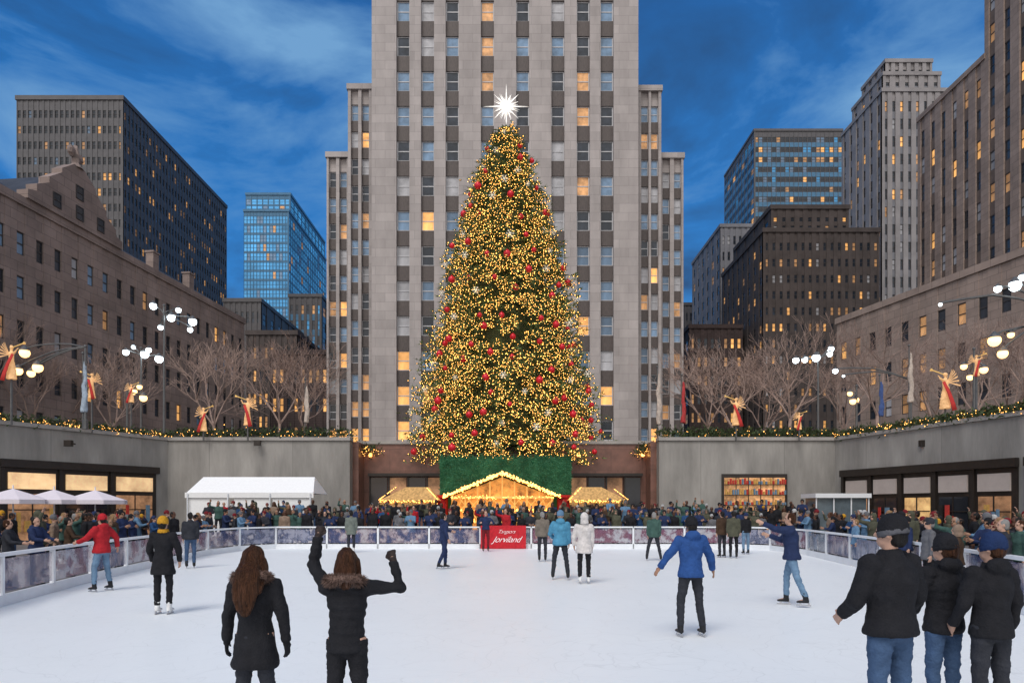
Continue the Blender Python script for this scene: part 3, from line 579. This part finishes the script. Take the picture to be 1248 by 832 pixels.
for k in range(16):
    a=k*.3927;L=1.65 if k%4==0 else (1.25 if k%2==0 else .95);d=V((math.cos(a),0,math.sin(a)));tube(st,[V((0,0,0)),d*L*.3,d*L],[.1,.055,.006],5)
for k in range(60):
    d=V((R.gauss(0,1),R.gauss(0,1),R.gauss(0,1))).normalized();tube(st,[V((0,0,0)),d*R.uniform(.5,1.05)],[.05,.004],4)
q=ob('tree_star',st,mat('star_crystal',(1,.9,.74),.2,.35,4,emit=.9,ecol='tex'));q.location=(TX,TY-.1,Z(131,TY));tag(q,'glowing white many pointed star on top of the fir tree','star')
# ---------------- bare trees
def bare(seed):
    r_=random.Random(seed);bt=bmesh.new();bb=bmesh.new()
    tube(bt,[(0,0,-.1),(.05,0,1.2),(.0,.08,2.6)],[.2,.15,.12],8)
    def grow(p,d,L,rr,dep):
        q=p+d*L*.5+V((r_.gauss(0,.05),r_.gauss(0,.05),0))*L;e=q+(d+V((r_.gauss(0,.1),r_.gauss(0,.1),.08))).normalized()*L*.5
        tube(bb,[p,q,e],[rr,max(.011,rr*.8),max(.009,rr*.6)],5 if dep<2 else 3)
        if dep>=5:return
        for k in range(3 if dep<4 else 2):
            n_=(d+V((r_.gauss(0,.45),r_.gauss(0,.45),r_.gauss(.12,.28)))).normalized();grow(e if k<2 else q,n_,L*r_.uniform(.65,.86),rr*.6,dep+1)
    for k in range(4):
        a=k*1.57+r_.random();grow(V((0,.08,2.5)),V((math.cos(a)*.6,math.sin(a)*.6,1)).normalized(),2.4,.085,0)
    return bt,bb
bk=mat('bare_bark',(.34,.24,.2),.9,.3,4);bts=[]
tl=[(-20,52),(35,55),(75,60),(135,58),(262,60),(340,56),(372,62),(862,60),(893,56),(930,62),(962,54),(1030,58),(1068,52),(1140,58),(1190,50),(1232,55),(1262,48)]
nm=['leftmost bare tree','bare tree above the left shopfront','bare tree in front of the gabled building','bare tree left of the tall white lamp cluster','bare tree by the corner of the long stone building','large bare tree just left of the skyscraper','bare tree touching the left side of the skyscraper','bare tree just right of the skyscraper','second bare tree right of the skyscraper','bare tree behind the right concrete wall','bare tree left of the right lamp cluster','bare tree right of the right lamp cluster','bare tree behind the curved arm lamp','bare tree behind the tall right trumpet figure','bare tree next to the right warm lantern','bare tree beside right frame edge','rightmost bare tree']
for i,(px,Y) in enumerate(tl):
    r=empty('bare_tree',(X(px,Y),Y,6.3),R.uniform(0,6));s=R.uniform(.85,1.1);r.scale=(s,s,s);tag(r,nm[i]+' on the upper plaza','tree','leafless trees on the upper plaza')
    if i<5:
        bt,bb=bare(i+3);a=ob('trunk',bt,bk,r);c=ob('branches',bb,bk,r);bts.append((a,c))
    else:
        for q in bts[i%5]:
            k=q.copy();C.objects.link(k);k.parent=r
# ---------------- lamps
cool=mat('cool_globe',(1,.97,.92),.3,.02,1,emit=9,ecol=(.8,.93,1));wg=mat('warm_globe',(1,.75,.45),.3,.02,1,emit=3,ecol=(1,.58,.22));pole_m=mat('lamp_post_paint',(.12,.12,.12),.45,.2,3,.4)
def lamp(px,Y,tpy,gl,label,m,zbase=6.3,arm=0):
    x0=X(px,Y);r=empty('street_lamp',(x0,Y,zbase));tag(r,label,'street lamp','lamps around the upper plaza');H=Z(tpy,Y)-zbase
    b=bmesh.new();tube(b,[(0,0,0),(0,0,.5),(0,0,.55),(0,0,H)],[.16,.16,.09,.055],8);ell(b,(0,0,H),.09);ob('post',b,pole_m,r)
    for i,(gx,gy,gr) in enumerate(gl):
        yy=R.uniform(-.5,.5)*(0 if arm else 1);c=V((X(gx,Y)-x0,yy,Z(gy,Y)-zbase));gr=gr/F*Y*(.52 if m is cool else .65)
        b=bmesh.new();s=V((0,0,H-(.6 if not arm else .05)));md=s.lerp(c,.5)+V((0,0,.12+arm*.07*abs(c.x)));tube(b,[s,s.lerp(md,.5)+V((0,0,.08)),md,md.lerp(c,.6)+V((0,0,gr*.8)),c+V((0,0,gr*.9))],[.045]*5,6);ob('arm',b,pole_m,r)
        b=bmesh.new();ell(b,c,gr,u=14,v=10);g_=ob('globe',b,m,r,True)
        b=bmesh.new();tube(b,[c+V((0,0,gr*.5)),c+V((0,0,gr*1.0)),c+V((0,0,gr*1.6))],[gr*1.1,gr*.7,gr*.12],10);ob('globe_cap',b,pole_m,g_)
lamp(200,46,372,[(187,373,8),(207,386,9),(233,391,9),(221,380,6),(192,397,6),(232,402,6)],'tall lamp with six white globes in front of the long stone building',cool)
lamp(172,50,424,[(153,429,7),(177,432,9),(193,437,9),(161,422,5),(185,428,6)],'lamp with five white globes just left of the tallest left lamp',cool)
lamp(155,48,468,[(160,476,6),(172,484,7),(166,470,5)],'short lamp with warm globes behind the left wall',wg)
lamp(104,38,422,[(30,430,9),(46,448,9),(22,452,8),(38,455,7)],'curved arm lamp with warm globes at the left edge',wg,arm=1)
lamp(997,48,430,[(968,440,7),(983,437,7),(994,436,9),(1015,424,7),(1008,433,6)],'lamp with five white globes behind the right concrete wall',cool)
lamp(1110,43,462,[(1018,452,6),(1028,458,3)],'long curved arm lamp reaching left above the right wall',cool,arm=1)
lamp(1044,48,470,[(1036,490,6),(1047,486,6),(1040,478,5)],'small lamp with warm globes right of the right lamp cluster',wg)
lamp(1187,40,425,[(1180,445,6),(1194,452,7),(1188,458,6)],'lantern with warm globes above the right shopfront',wg)
lamp(1262,30,398,[(1212,415,11),(1222,431,9),(1232,408,6)],'lamp with large warm globes at the right frame edge',wg,arm=1)
lamp(1275,26,372,[(1237,348,13),(1216,352,8),(1146,371,4),(1246,338,8)],'tall lamp with large white globes and long arm at right frame edge',cool,arm=1)
# ---------------- trumpet figures, flags
robe=cl('angel_gold_white',(.55,.36,.2),emit=.45,ecol=(1,.52,.2),var=.6,scale=2.5);sash=cl('sash_red',(.42,.035,.035),emit=.1,ecol=(1,.1,.06),bump=0);gd=mat('gold_horn',(.8,.5,.15),.25,.1,3,.9,emit=.5,ecol=(1,.6,.2))
def angel(px,py,Y,hp_,label,f=1):
    H=hp_*.85/F*Y;r=empty('angel_sculpture',(X(px,Y),Y,Z(py+hp_/2,Y)));tag(r,label,'sculpture','lit trumpet figures on the plaza')
    b=bmesh.new();tube(b,[(0,0,0),(.02*f,0,H*.3),(0,0,H*.55),(-.02*f,0,H*.7),(0,0,H*.78),(0,0,H*.82)],[(H*.14,H*.11),(H*.1,H*.08),(H*.06,H*.05),(H*.08,H*.06),(H*.035,H*.035),(H*.028,H*.028)],12)
    ell(b,(0,0,H*.88),H*.055)
    for s in(-1,1):tube(b,[(s*H*.07,0,H*.72),(f*H*.14,-H*.06,H*.74),(f*H*.22,-H*.04,H*.86)],[H*.03,H*.026,H*.016],6)
    ob('figure',fold(rem(b,H*.016,1),H*.014,14/H,px),robe,r,True)
    for s in(-1,1):
        b=bmesh.new()
        for k in range(7):
            a=k/6;p=V((-f*H*.04,s*H*.03+.02,H*.68));tip=p+V((-f*(.06+.16*a)*H,s*H*(.1+.08*a),H*(.3-.42*a*a)));t=V((0,0,H*.022));q=[b.verts.new(p+t*.4),b.verts.new(p-t*.4),b.verts.new(tip-t),b.verts.new(tip+t)];b.faces.new(q)
        ob('wing',b,robe,r)
    b=bmesh.new();tube(b,[(f*H*.05,-H*.03,H*.87),(f*H*.34,-H*.05,H*.97),(f*H*.4,-H*.05,H*.99)],[H*.01,H*.013,H*.042],8);ob('trumpet',b,gd,r)
    b=bmesh.new();tube(b,[(f*H*.09,-H*.08,H*.68),(-f*H*.02,-H*.12,H*.4),(-f*H*.1,-H*.15,H*.12),(-f*H*.14,-H*.16,-H*.06)],[(H*.04,.02),(H*.05,.02),(H*.06,.02),(H*.07,.02)],8);ob('sash',b,sash,r,True)
    b=bmesh.new();tube(b,[(0,0,6.3-r.location.z),(0,0,0)],[.06,.06],6);ob('stand',b,pole_m,r)
angel(14,436,36,52,'lit white trumpet figure with red sash at the left edge',1)
angel(112,466,40,38,'lit trumpet figure beside the pale blue furled flag above the left wall',-1)
angel(160,476,43,28,'small lit trumpet figure in front of the short warm lamp on the left',1)
angel(248,507,44.5,36,'lit trumpet figure with red sash above the left concrete wall, nearer the corner',1)
angel(302,497,44.5,42,'lit trumpet figure with red sash above the left concrete wall, nearer the tree',-1)
angel(897,497,44.5,42,'lit white trumpet figure above the right concrete wall, nearest the tree',-1)
angel(974,510,44.5,26,'small lit trumpet figure above the right concrete wall near the corner',1)
angel(1152,470,38,56,'tall lit trumpet figure with red drapery above the right shopfront',-1)
angel(1190,442,36,32,'lit trumpet figure beside the right warm lantern',1)
fc=[cl('flag_pale_blue',(.35,.42,.5)),cl('flag_cream',(.5,.42,.36)),cl('flag_red',(.42,.05,.05)),cl('flag_blue',(.06,.1,.25))]
for px,Y,t,hh,k,lb_ in((101,38,440,62,0,'pale blue furled flag above the left angled wall'),(372,45.5,470,45,1,'furled pale flag near the left end of the skyscraper'),(801,45.7,455,62,1,'furled cream flag at the left of a pair by the skyscraper'),(831,45.7,465,50,2,'furled red flag at the right of a pair by the skyscraper'),(1108,41,430,60,1,'furled cream flag beside the curved arm lamp'),(1072,45.7,465,42,3,'small furled blue flag above the right wall corner')):
    r=empty('flagpole',(X(px,Y),Y,6.3));tag(r,lb_,'flag','furled flags on poles');zt_=Z(t,Y)-6.3
    b=bmesh.new();tube(b,[(0,0,0),(0,0,zt_+.4)],[.05,.035],6);ell(b,(0,0,zt_+.45),.08);ob('pole',b,pole_m,r)
    hl=min(hh/F*Y,zt_-.3);b=bmesh.new();tube(b,[(.1+.03*math.sin(i*1.3),0,zt_-hl*i/9) for i in range(10)],[(.06+.03*i-.0022*i*i,.05+.01*i) for i in range(10)],14);ob('flag',fold(rem(b,.04,1),.07,5,px,zs=.25),fc[k],r,True)
for px,Y in((88,39),(316,44.9),(1121,38.5)):
    x=X(px,Y);z=Z(537,Y)-.2;r=empty('wall_floodlight',(x,Y-.15,min(z,6.2)));tag(r,{88:'small dark floodlight on the left angled wall',316:'small dark floodlight on the wall left of the tree',1121:'small dark floodlight on the right angled wall'}[px],'floodlight')
    b=bmesh.new();bx(b,-.2,.2,-.3,-.05,-.15,.2);ob('housing',b,bronze,r);b=bmesh.new();bx(b,-.04,.04,-.05,.4,.0,.08);ob('bracket',b,bronze,r)
# ---------------- buildings
lime=mat('limestone',(.42,.378,.365),.85,.18,.25,bump=.15,bscale=2,brick=(2.4,1.1,.014),st=(1.5,1.5,.5));span=mat('spandrel',(.085,.067,.062),.6,.35,2,st=(5,5,1))
beig=mat('left_stone',(.29,.22,.195),.85,.28,.3,brick=(1.6,.8,.02));tan=mat('tan_stone',(.34,.26,.22),.85,.25,.3,brick=(1.6,.8,.02));dkb=mat('dark_tower_metal',(.085,.08,.085),.5,.2,1);glb=mat('glass_frame',(.05,.16,.28),.3,.2,1);brk=mat('dark_brick',(.08,.055,.052),.9,.3,.6,brick=(.8,.35,.03));gst=mat('grey_stone',(.2,.2,.22),.9,.2,.4);bro=mat('brown_stone',(.075,.06,.056),.9,.3,.4)
wf=mat('window_frame_white',(.5,.5,.52),.5,.1,2);df=mat('window_frame_dark',(.05,.045,.045),.5,.1,2)
pk={'dark':mat('pane_dark',(.03,.037,.05),.12,.5,.8,rnd=.4),'sky':mat('pane_sky',(.16,.25,.37),.15,.4,.7,rnd=.4),'warm':litmat('pane_warm',(.7,.33,.1),.95,.9,.5,ns=True),'dim':litmat('pane_dim',(.5,.26,.11),.32,.8,.6,ns=True),'blind':mat('pane_blind',(.38,.38,.4),.6,.25,1,rnd=.3),'cyan':litmat('pane_cyan',(.05,.24,.46),.42,.12,.55,ns=True)}  # sky panes have reflected sky painted into base colour; cyan panes emit blue
b=bmesh.new()
for q in((-.5,.5,-.5,-.45),(-.5,.5,.45,.5),(-.5,-.42,-.45,.45),(.42,.5,-.45,.45),(-.42,.42,-.03,.02)):bx(b,q[0],q[1],-.05,.03,q[2],q[3])
WM={}
for nm_,m in(('w',wf),('d',df),('g',glb)):
    me=bpy.data.meshes.new('window');b.to_mesh(me);me.materials.append(m);WM[nm_]=me
b.free();PM={}
for k,m in pk.items():
    b=bmesh.new();b.faces.new([b.verts.new(q) for q in((-.42,0,-.45),(.42,0,-.45),(.42,0,.45),(-.42,0,.45))]);me=bpy.data.meshes.new('pane');b.to_mesh(me);b.free();me.materials.append(m);PM[k]=me
class Bld:
    def __init__(s,name,label,p0,p1,z0,wall,sp,fr,wt,lowwarm=0,inset=.2):
        a,s.an,s.L=frame(p0,p1,z0);s.r=empty(name,a,s.an);tag(s.r,label,'building');s.bm=bmesh.new();s.w=[];s.m=[wall,sp];s.fr=fr;s.wt=wt;s.lw=lowwarm;s.ins=inset
    def fac(s,M,L,z0,z1,cs,rows,ww,wh,pr,base=0,top=1):
        if isinstance(cs,int):cw=L/cs;cs=[(i+.5)*cw for i in range(cs)];w=cw*ww
        else:w=ww
        D=pr+.35;e=[0]
        for c in cs:e+=[c-w/2,c+w/2]
        e.append(L)
        for i in range(0,len(e),2):bx(s.bm,e[i],e[i+1],0,D,z0,z1,0,M)
        rh=(z1-z0-base-top)/rows;hh=rh*wh;zz=z0
        for j in range(rows+1):
            zc=z0+base+(j+.5)*rh;zn=zc-hh/2 if j<rows else z1-.01
            bx(s.bm,.02,L-.02,pr,D-.01,zz,zn,1 if 0<j<rows else 0,M);zz=zn+hh
            if j<rows:
                for c in cs:s.w.append((M@Mx.Translation((c,pr+s.ins,zc))@Mx.Diagonal((w,1,hh,1)),(zc-z0)/(z1-z0)))
    def block(s,x,y,L,dep,z0,z1,cs,rows,ww=.5,wh=.55,pr=.1,side=None,sc=0,base=0,top=1,cap=True):
        O=Mx.Translation((x,y,0));s.fac(O,L,z0,z1,cs,rows,ww,wh,pr,base,top);k=pr+.34
        bx(s.bm,x+k,x+L-k,y+k,y+dep,z0,z1-.05,0)
        if side=='R':s.fac(Mx.Translation((x+L,y+.002,0))@Mx.Rotation(rad(90),4,'Z'),dep,z0,z1,sc,rows,ww,wh,pr,base,top)
        if side=='L':s.fac(Mx.Translation((x,y+dep,0))@Mx.Rotation(rad(-90),4,'Z'),dep-.002,z0,z1,sc,rows,ww,wh,pr,base,top)
        if cap:bx(s.bm,x-.15,x+L+.15,y-.15,y+dep+.1,z1,z1+.7,0)
    def done(s):
        ob('wall',s.bm,s.m,s.r);W=Mx.Translation(s.r.location)@Mx.Rotation(s.an,4,'Z');cam=V((0,0,HC))
        def vis(q):
            p=W@q[0].translation;px=624+F*p.x/max(p.y,1);py=618-F*(p.z-HC)/max(p.y,1)
            return (0 if -15<px<1263 and -15<py<560 else 1,(p-cam).length)
        s.w.sort(key=vis);al=bmesh.new();ks=list(pk);ms=[WM[s.fr].materials[0]]+[pk[k] for k in ks]
        for i,(M,f) in enumerate(s.w):
            wt=dict(s.wt)
            if s.lw:wt['warm']=wt.get('warm',0)+s.lw*max(0,1-f*4.5)
            k=R.choices(list(wt),list(wt.values()))[0]
            if i<100:
                o=bpy.data.objects.new('window',WM[s.fr]);C.objects.link(o);o.parent=s.r;o.matrix_local=M
                p=bpy.data.objects.new('pane',PM[k]);C.objects.link(p);p.parent=o
            else:
                if vis((M,0))[0]:continue
                for me,mi in((WM[s.fr],0),(PM[k],1+ks.index(k))):
                    n0=len(al.faces);v0=len(al.verts);al.from_mesh(me);al.verts.ensure_lookup_table();al.faces.ensure_lookup_table()
                    for v in al.verts[v0:]:v.co=M@v.co
                    for fc_ in al.faces[n0:]:fc_.material_index=mi
        if len(al.verts):o=ob('window',al,ms,s.r);o['kind']='stuff'
        else:al.free()
        return s.r
# main skyscraper
TYY=84;u=TYY/F;RX=X(398,TYY)
t=Bld('skyscraper','huge pale limestone skyscraper with stepped shoulders behind the fir tree',(RX,TYY),(RX+40,TYY),6.3,lime,span,'w',{'sky':.42,'dark':.26,'blind':.22,'dim':.1,'warm':.02},1.2)
def tb(a,c,y,z1,cols,rows,w,**k):
    Yb=TYY+y;x0=X(a,Yb);t.block(x0-RX,y,X(c,Yb)-x0,26,0,z1,[X(q,Yb)-x0 for q in cols],rows,w*Yb/F,.6,.4,base=3,**k)
t.block(X(453,84)-RX,0,325*u,30,0,112,[(p-453)*u for p in(491,521,551,594,637,680,711,740)],25,16*u,.57,.5,base=3.0)
tb(424,453,2.2,Z(108,86)-6.3,[432,445],13,9);tb(778,806,2.2,Z(110,86)-6.3,[786,798],13,9)
tb(398,424.5,4,Z(192,88)-6.3,[405,418],11,9);tb(805.5,833,4,Z(193,88)-6.3,[812,826],11,9)
t.done()
# left long gabled building
t=Bld('gabled_building','long brownish stone building with decorated gable at the left',(-40.4,44),(-35.3,90),6.3,beig,beig,'d',{'dark':.66,'sky':.14,'blind':.08,'dim':.08,'warm':.04},inset=.15)
t.block(0,0,46.3,14,0,19.8,24,5,.42,.52,.05,base=.8,top=1.3)
rr=t.done();slate=mat('slate_roof',(.035,.037,.045),.6,.4,1)
b=bmesh.new();v=[b.verts.new(q) for q in((0,.3,20.5),(46.3,.3,20.5),(46.3,6,24),(0,6,24),(46.3,14,24),(0,14,24),(0,14,20.5),(46.3,14,20.5))]
for f in((0,1,2,3),(3,2,4,5),(0,3,5,6),(1,7,4,2)):b.faces.new([v[i] for i in f])
ob('roof',b,slate,rr)
b=bmesh.new();gx=16.5;hw=5.6;gz=lambda z:20.5+(z-20.5)*.64
pr_=[(-hw,20.5),(hw,20.5),(hw,21.6),(hw-.9,22),(hw-.9,22.9),(hw-2.2,24),(hw-2.2,24.8),(hw-3.6,26.4),(hw-3.6,27),(.6,28.6),(-.6,28.6),(-hw+3.6,27),(-hw+3.6,26.4),(-hw+2.2,24.8),(-hw+2.2,24),(-hw+.9,22.9),(-hw+.9,22),(-hw,21.6)]
f0=b.faces.new([b.verts.new((gx+x,-.35,gz(z))) for x,z in pr_]);ex=bmesh.ops.extrude_face_region(b,geom=[f0]);bmesh.ops.translate(b,vec=(0,1,0),verts=[q for q in ex['geom'] if isinstance(q,bmesh.types.BMVert)]);bmesh.ops.recalc_face_normals(b,faces=b.faces)
ob('gable',b,beig,rr)
b=bmesh.new();v=[b.verts.new(q) for q in((gx-hw+.3,.6,20.6),(gx+hw-.3,.6,20.6),(gx,.6,gz(27.6)),(gx-hw+.3,12,20.6),(gx+hw-.3,12,20.6),(gx,12,gz(27.6)))]
for f in((0,2,5,3),(1,4,5,2),(3,5,4)):b.faces.new([v[i] for i in f])
ob('roof',b,slate,rr)
for x,z in((-2.6,21.6),(0,21.6),(2.6,21.6),(0,23.4)):
    o_=bpy.data.objects.new('window',WM['d']);C.objects.link(o_);o_.parent=rr;o_.matrix_local=Mx.Translation((gx+x,-.38,z))@Mx.Diagonal((.9,1,1.2,1));p=bpy.data.objects.new('pane',PM['dark']);C.objects.link(p);p.parent=o_
g0=gz(28.6);b=bmesh.new();tube(b,[(gx,0,g0-.1),(gx,0,g0+.3),(gx,0,g0+.8),(gx-.1,0,g0+1.5),(gx,0,g0+1.9)],[.6,.32,.42,.28,.12],10);ell(b,(gx-.5,0,g0+1.2),(.45,.25,.5));ell(b,(gx+.4,0,g0+.9),(.38,.25,.45));ob('finial',fold(b,.1,3,2),beig,rr)
for x in(4,9,25,33,40):
    b=bmesh.new();bx(b,x-.5,x+.5,3.5,4.4,21.3,24.3);bx(b,x-.6,x+.6,3.4,4.5,24.3,24.5);ob('chimney',b,beig,rr)
snow=mat('snow',(.6,.64,.7),.8,.1,2)
for i in range(8):
    b=bmesh.new();x=i*2.3+1;v=[b.verts.new((x,1.2,21.1)),b.verts.new((x+1.9,.9,20.93)),b.verts.new((x+1.6,3.0,22.22)),b.verts.new((x+.3,2.4,21.85))];b.faces.new(v);ob('snow_patch',b,snow,rr)
# other buildings
def B(label,fx0,fx1,Y,top,dep,wall_,sp_,fr,wt,cols,rows,ww=.5,wh=.55,pr=.1,side=None,sc=0,extra=None,name='office_tower'):
    t=Bld(name,label,(X(fx0,Y),Y),(X(fx1,Y),Y),6.3,wall_,sp_,fr,wt,inset=.07);H=Z(top,Y)-6.3
    t.block(0,0,t.L,dep,0,H,cols,rows,ww,wh,pr,side,sc)
    if extra:
        for (a,c,tp,col,rw) in extra:
            t.block(X(a,Y)-X(fx0,Y),1.5,X(c,Y)-X(a,Y),dep-3,H+.7,Z(tp,Y)-6.3,col,rw,ww,wh,pr,side,max(2,sc//2))
    return t.done()
B('dark slab tower with fine vertical fins behind the gabled building',20,150,110,122,40,dkb,dkb,'d',{'dark':.72,'sky':.04,'dim':.17,'warm':.07},20,24,.62,.5,.06,'R',36)
B('blue glass tower left of the skyscraper',297,352,200,258,40,glb,glb,'g',{'cyan':.85,'sky':.08,'dim':.07},14,30,.94,.82,.08,'R',20,extra=[(297,352,235,8,2)])
B('low dark building at the foot of blue glass tower',272,318,125,368,25,dkb,dkb,'d',{'dark':.75,'warm':.1,'dim':.15},7,9,.5,.6,.1,'R',6)
B('dark brown mid height building left of the skyscraper',300,362,105,408,16,bro,bro,'d',{'dark':.6,'warm':.17,'dim':.23},9,6,.5,.5,.1,'R',6)
B('small dark building tucked against the left side of the skyscraper',352,392,150,362,20,dkb,glb,'d',{'dark':.6,'cyan':.2,'dim':.2},6,12,.5,.6,.1,'R',4)
B('low stone building behind bare trees left of the skyscraper',330,400,98,432,14,brk,brk,'d',{'dark':.5,'warm':.28,'dim':.22},8,4,.5,.5)
B('slim dark building just right of the skyscraper',834,862,170,372,20,dkb,dkb,'d',{'dark':.7,'dim':.2,'warm':.1},5,12,.5,.55,.1,'L',4)
B('grey stone building left of the brown apartment block',878,940,140,277,22,gst,gst,'d',{'dark':.75,'blind':.1,'dim':.15},9,16,.45,.55,.1,'L',6,name='grey_building')
B('dark low block right of the skyscraper behind the bare trees',840,905,120,400,18,brk,brk,'d',{'dark':.62,'warm':.14,'dim':.24},8,8,.5,.55,.1,'L',4)
B('broad brown apartment block with stepped roof on the right',930,1072,112,283,22,bro,bro,'d',{'dark':.68,'warm':.1,'dim':.17,'blind':.05},16,15,.42,.5,.1,'L',8,extra=[(944,1040,250,9,2)],name='apartment_block')
B('dark blue glass tower with lit floors on the right',919,1027,200,160,28,dkb,glb,'d',{'dark':.6,'sky':.14,'cyan':.08,'dim':.11,'warm':.07},20,36,.92,.55,.08,'L',10)
t=Bld('stone_tower','tall grey stone tower with stepped crown on the right',(X(1075,130),130),(X(1162,130),130),6.3,mat('pale_grey_stone',(.28,.26,.26),.9,.2,.3),gst,'d',{'dark':.72,'blind':.12,'dim':.12,'warm':.04},inset=.1)
H=Z(112,130)-6.3;t.block(0,0,t.L,16,0,H,9,22,.4,.6,.2,'L',6);t.block(1,1.5,t.L-2.5,12,H+.7,Z(86,130)-6.3,6,2,.4,.6,.2,'L',4);t.block(2,2.5,t.L-4.5,9,Z(85,130)-6.3+.5,Z(66,130)-6.3,6,1,.5,.7,.3,'L',4);t.done()
t=Bld('stone_block','tall tan stone office block with setback at right frame edge',(60,101),(60,45),6.3,tan,mat('tan_spandrel',(.15,.11,.09),.8,.2,1),'d',{'dark':.6,'blind':.15,'dim':.17,'warm':.08},inset=.1)
t.block(0,0,14.3,16,0,52.5,6,13,.42,.6,.15);t.block(14.3,0,41.7,16,0,82,16,20,.42,.6,.15,base=1);t.done()
t=Bld('stone_terrace_building','low tan stone building with regular windows above the right wall',(39,82),(50,38),6.3,tan,tan,'d',{'dark':.6,'blind':.1,'dim':.18,'warm':.12},inset=.12)
t.block(0,0,t.L,12,0,17.6,20,4,.42,.55,.05,base=.8,top=1.5,side='L',sc=5);t.done()
# ---------------- sky and light
w=bpy.data.worlds.new('World');S.world=w;w.use_nodes=True;n=w.node_tree.nodes;l=w.node_tree.links;bg=n['Background']
tc=n.new('ShaderNodeTexCoord');sp=n.new('ShaderNodeSeparateXYZ');l.new(tc.outputs['Generated'],sp.inputs[0])
rp=n.new('ShaderNodeValToRGB');e=rp.color_ramp.elements;e[0].position=0;e[0].color=(.13,.36,.66,1);e[1].position=.65;e[1].color=(.014,.1,.33,1);q=e.new(.3);q.color=(.026,.205,.58,1)
l.new(sp.outputs[2],rp.inputs[0])
mp=n.new('ShaderNodeMapping');mp.inputs['Scale'].default_value=(1.4,1.4,3.2);mp.inputs['Rotation'].default_value=(0,.35,.2);mp.inputs['Location'].default_value=(3.3,1.2,.4);l.new(tc.outputs['Generated'],mp.inputs[0])
nz=n.new('ShaderNodeTexNoise');nz.inputs['Scale'].default_value=2.6;nz.inputs['Detail'].default_value=10;nz.inputs['Roughness'].default_value=.56;nz.inputs['Distortion'].default_value=.35;l.new(mp.outputs[0],nz.inputs['Vector'])
c1=n.new('ShaderNodeMapRange');c1.inputs[1].default_value=.46;c1.inputs[2].default_value=.68;l.new(nz.outputs[0],c1.inputs[0])
m1=n.new('ShaderNodeMix');m1.data_type='RGBA';m1.inputs[7].default_value=(.16,.35,.62,1);l.new(c1.outputs[0],m1.inputs[0]);l.new(rp.outputs[0],m1.inputs[6])
c2=n.new('ShaderNodeMapRange');c2.inputs[1].default_value=.47;c2.inputs[2].default_value=.28;l.new(nz.outputs[0],c2.inputs[0])
m2=n.new('ShaderNodeMix');m2.data_type='RGBA';m2.inputs[7].default_value=(.018,.075,.21,1);l.new(c2.outputs[0],m2.inputs[0]);l.new(m1.outputs[2],m2.inputs[6])
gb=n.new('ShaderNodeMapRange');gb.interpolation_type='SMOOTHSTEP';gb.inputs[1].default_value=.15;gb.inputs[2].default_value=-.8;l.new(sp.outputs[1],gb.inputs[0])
m3=n.new('ShaderNodeMix');m3.data_type='RGBA';m3.inputs[7].default_value=(1.05,1.04,1.03,1);l.new(gb.outputs[0],m3.inputs[0]);l.new(m2.outputs[2],m3.inputs[6])  # brightness added to the unseen sky behind the camera, lighting ice and facades
sk=n.new('ShaderNodeTexSky');sk.sky_type='NISHITA';sk.sun_disc=False;sk.sun_elevation=rad(3);sk.sun_rotation=rad(195)
ml=n.new('ShaderNodeMix');ml.data_type='RGBA';ml.blend_type='ADD';ml.inputs[0].default_value=.01;l.new(m3.outputs[2],ml.inputs[6]);l.new(sk.outputs[0],ml.inputs[7])
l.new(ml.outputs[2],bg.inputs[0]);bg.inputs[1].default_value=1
sl=bpy.data.lights.new('sun','SUN');sl.energy=1.75;sl.angle=rad(25);sl.color=(1,.96,.92);so=bpy.data.objects.new('sun',sl);C.objects.link(so);so.rotation_euler=V((.25,.62,-.92)).to_track_quat('-Z','Y').to_euler()
cd=bpy.data.cameras.new('camera');cm=bpy.data.objects.new('camera',cd);C.objects.link(cm);cm.location=(0,0,HC);cm.rotation_euler=(rad(90),0,0);cd.lens=24;cd.sensor_width=36;cd.shift_y=202/1248;cd.clip_end=3000;S.camera=cm
S.view_settings.view_transform='Standard';S.view_settings.look='None'
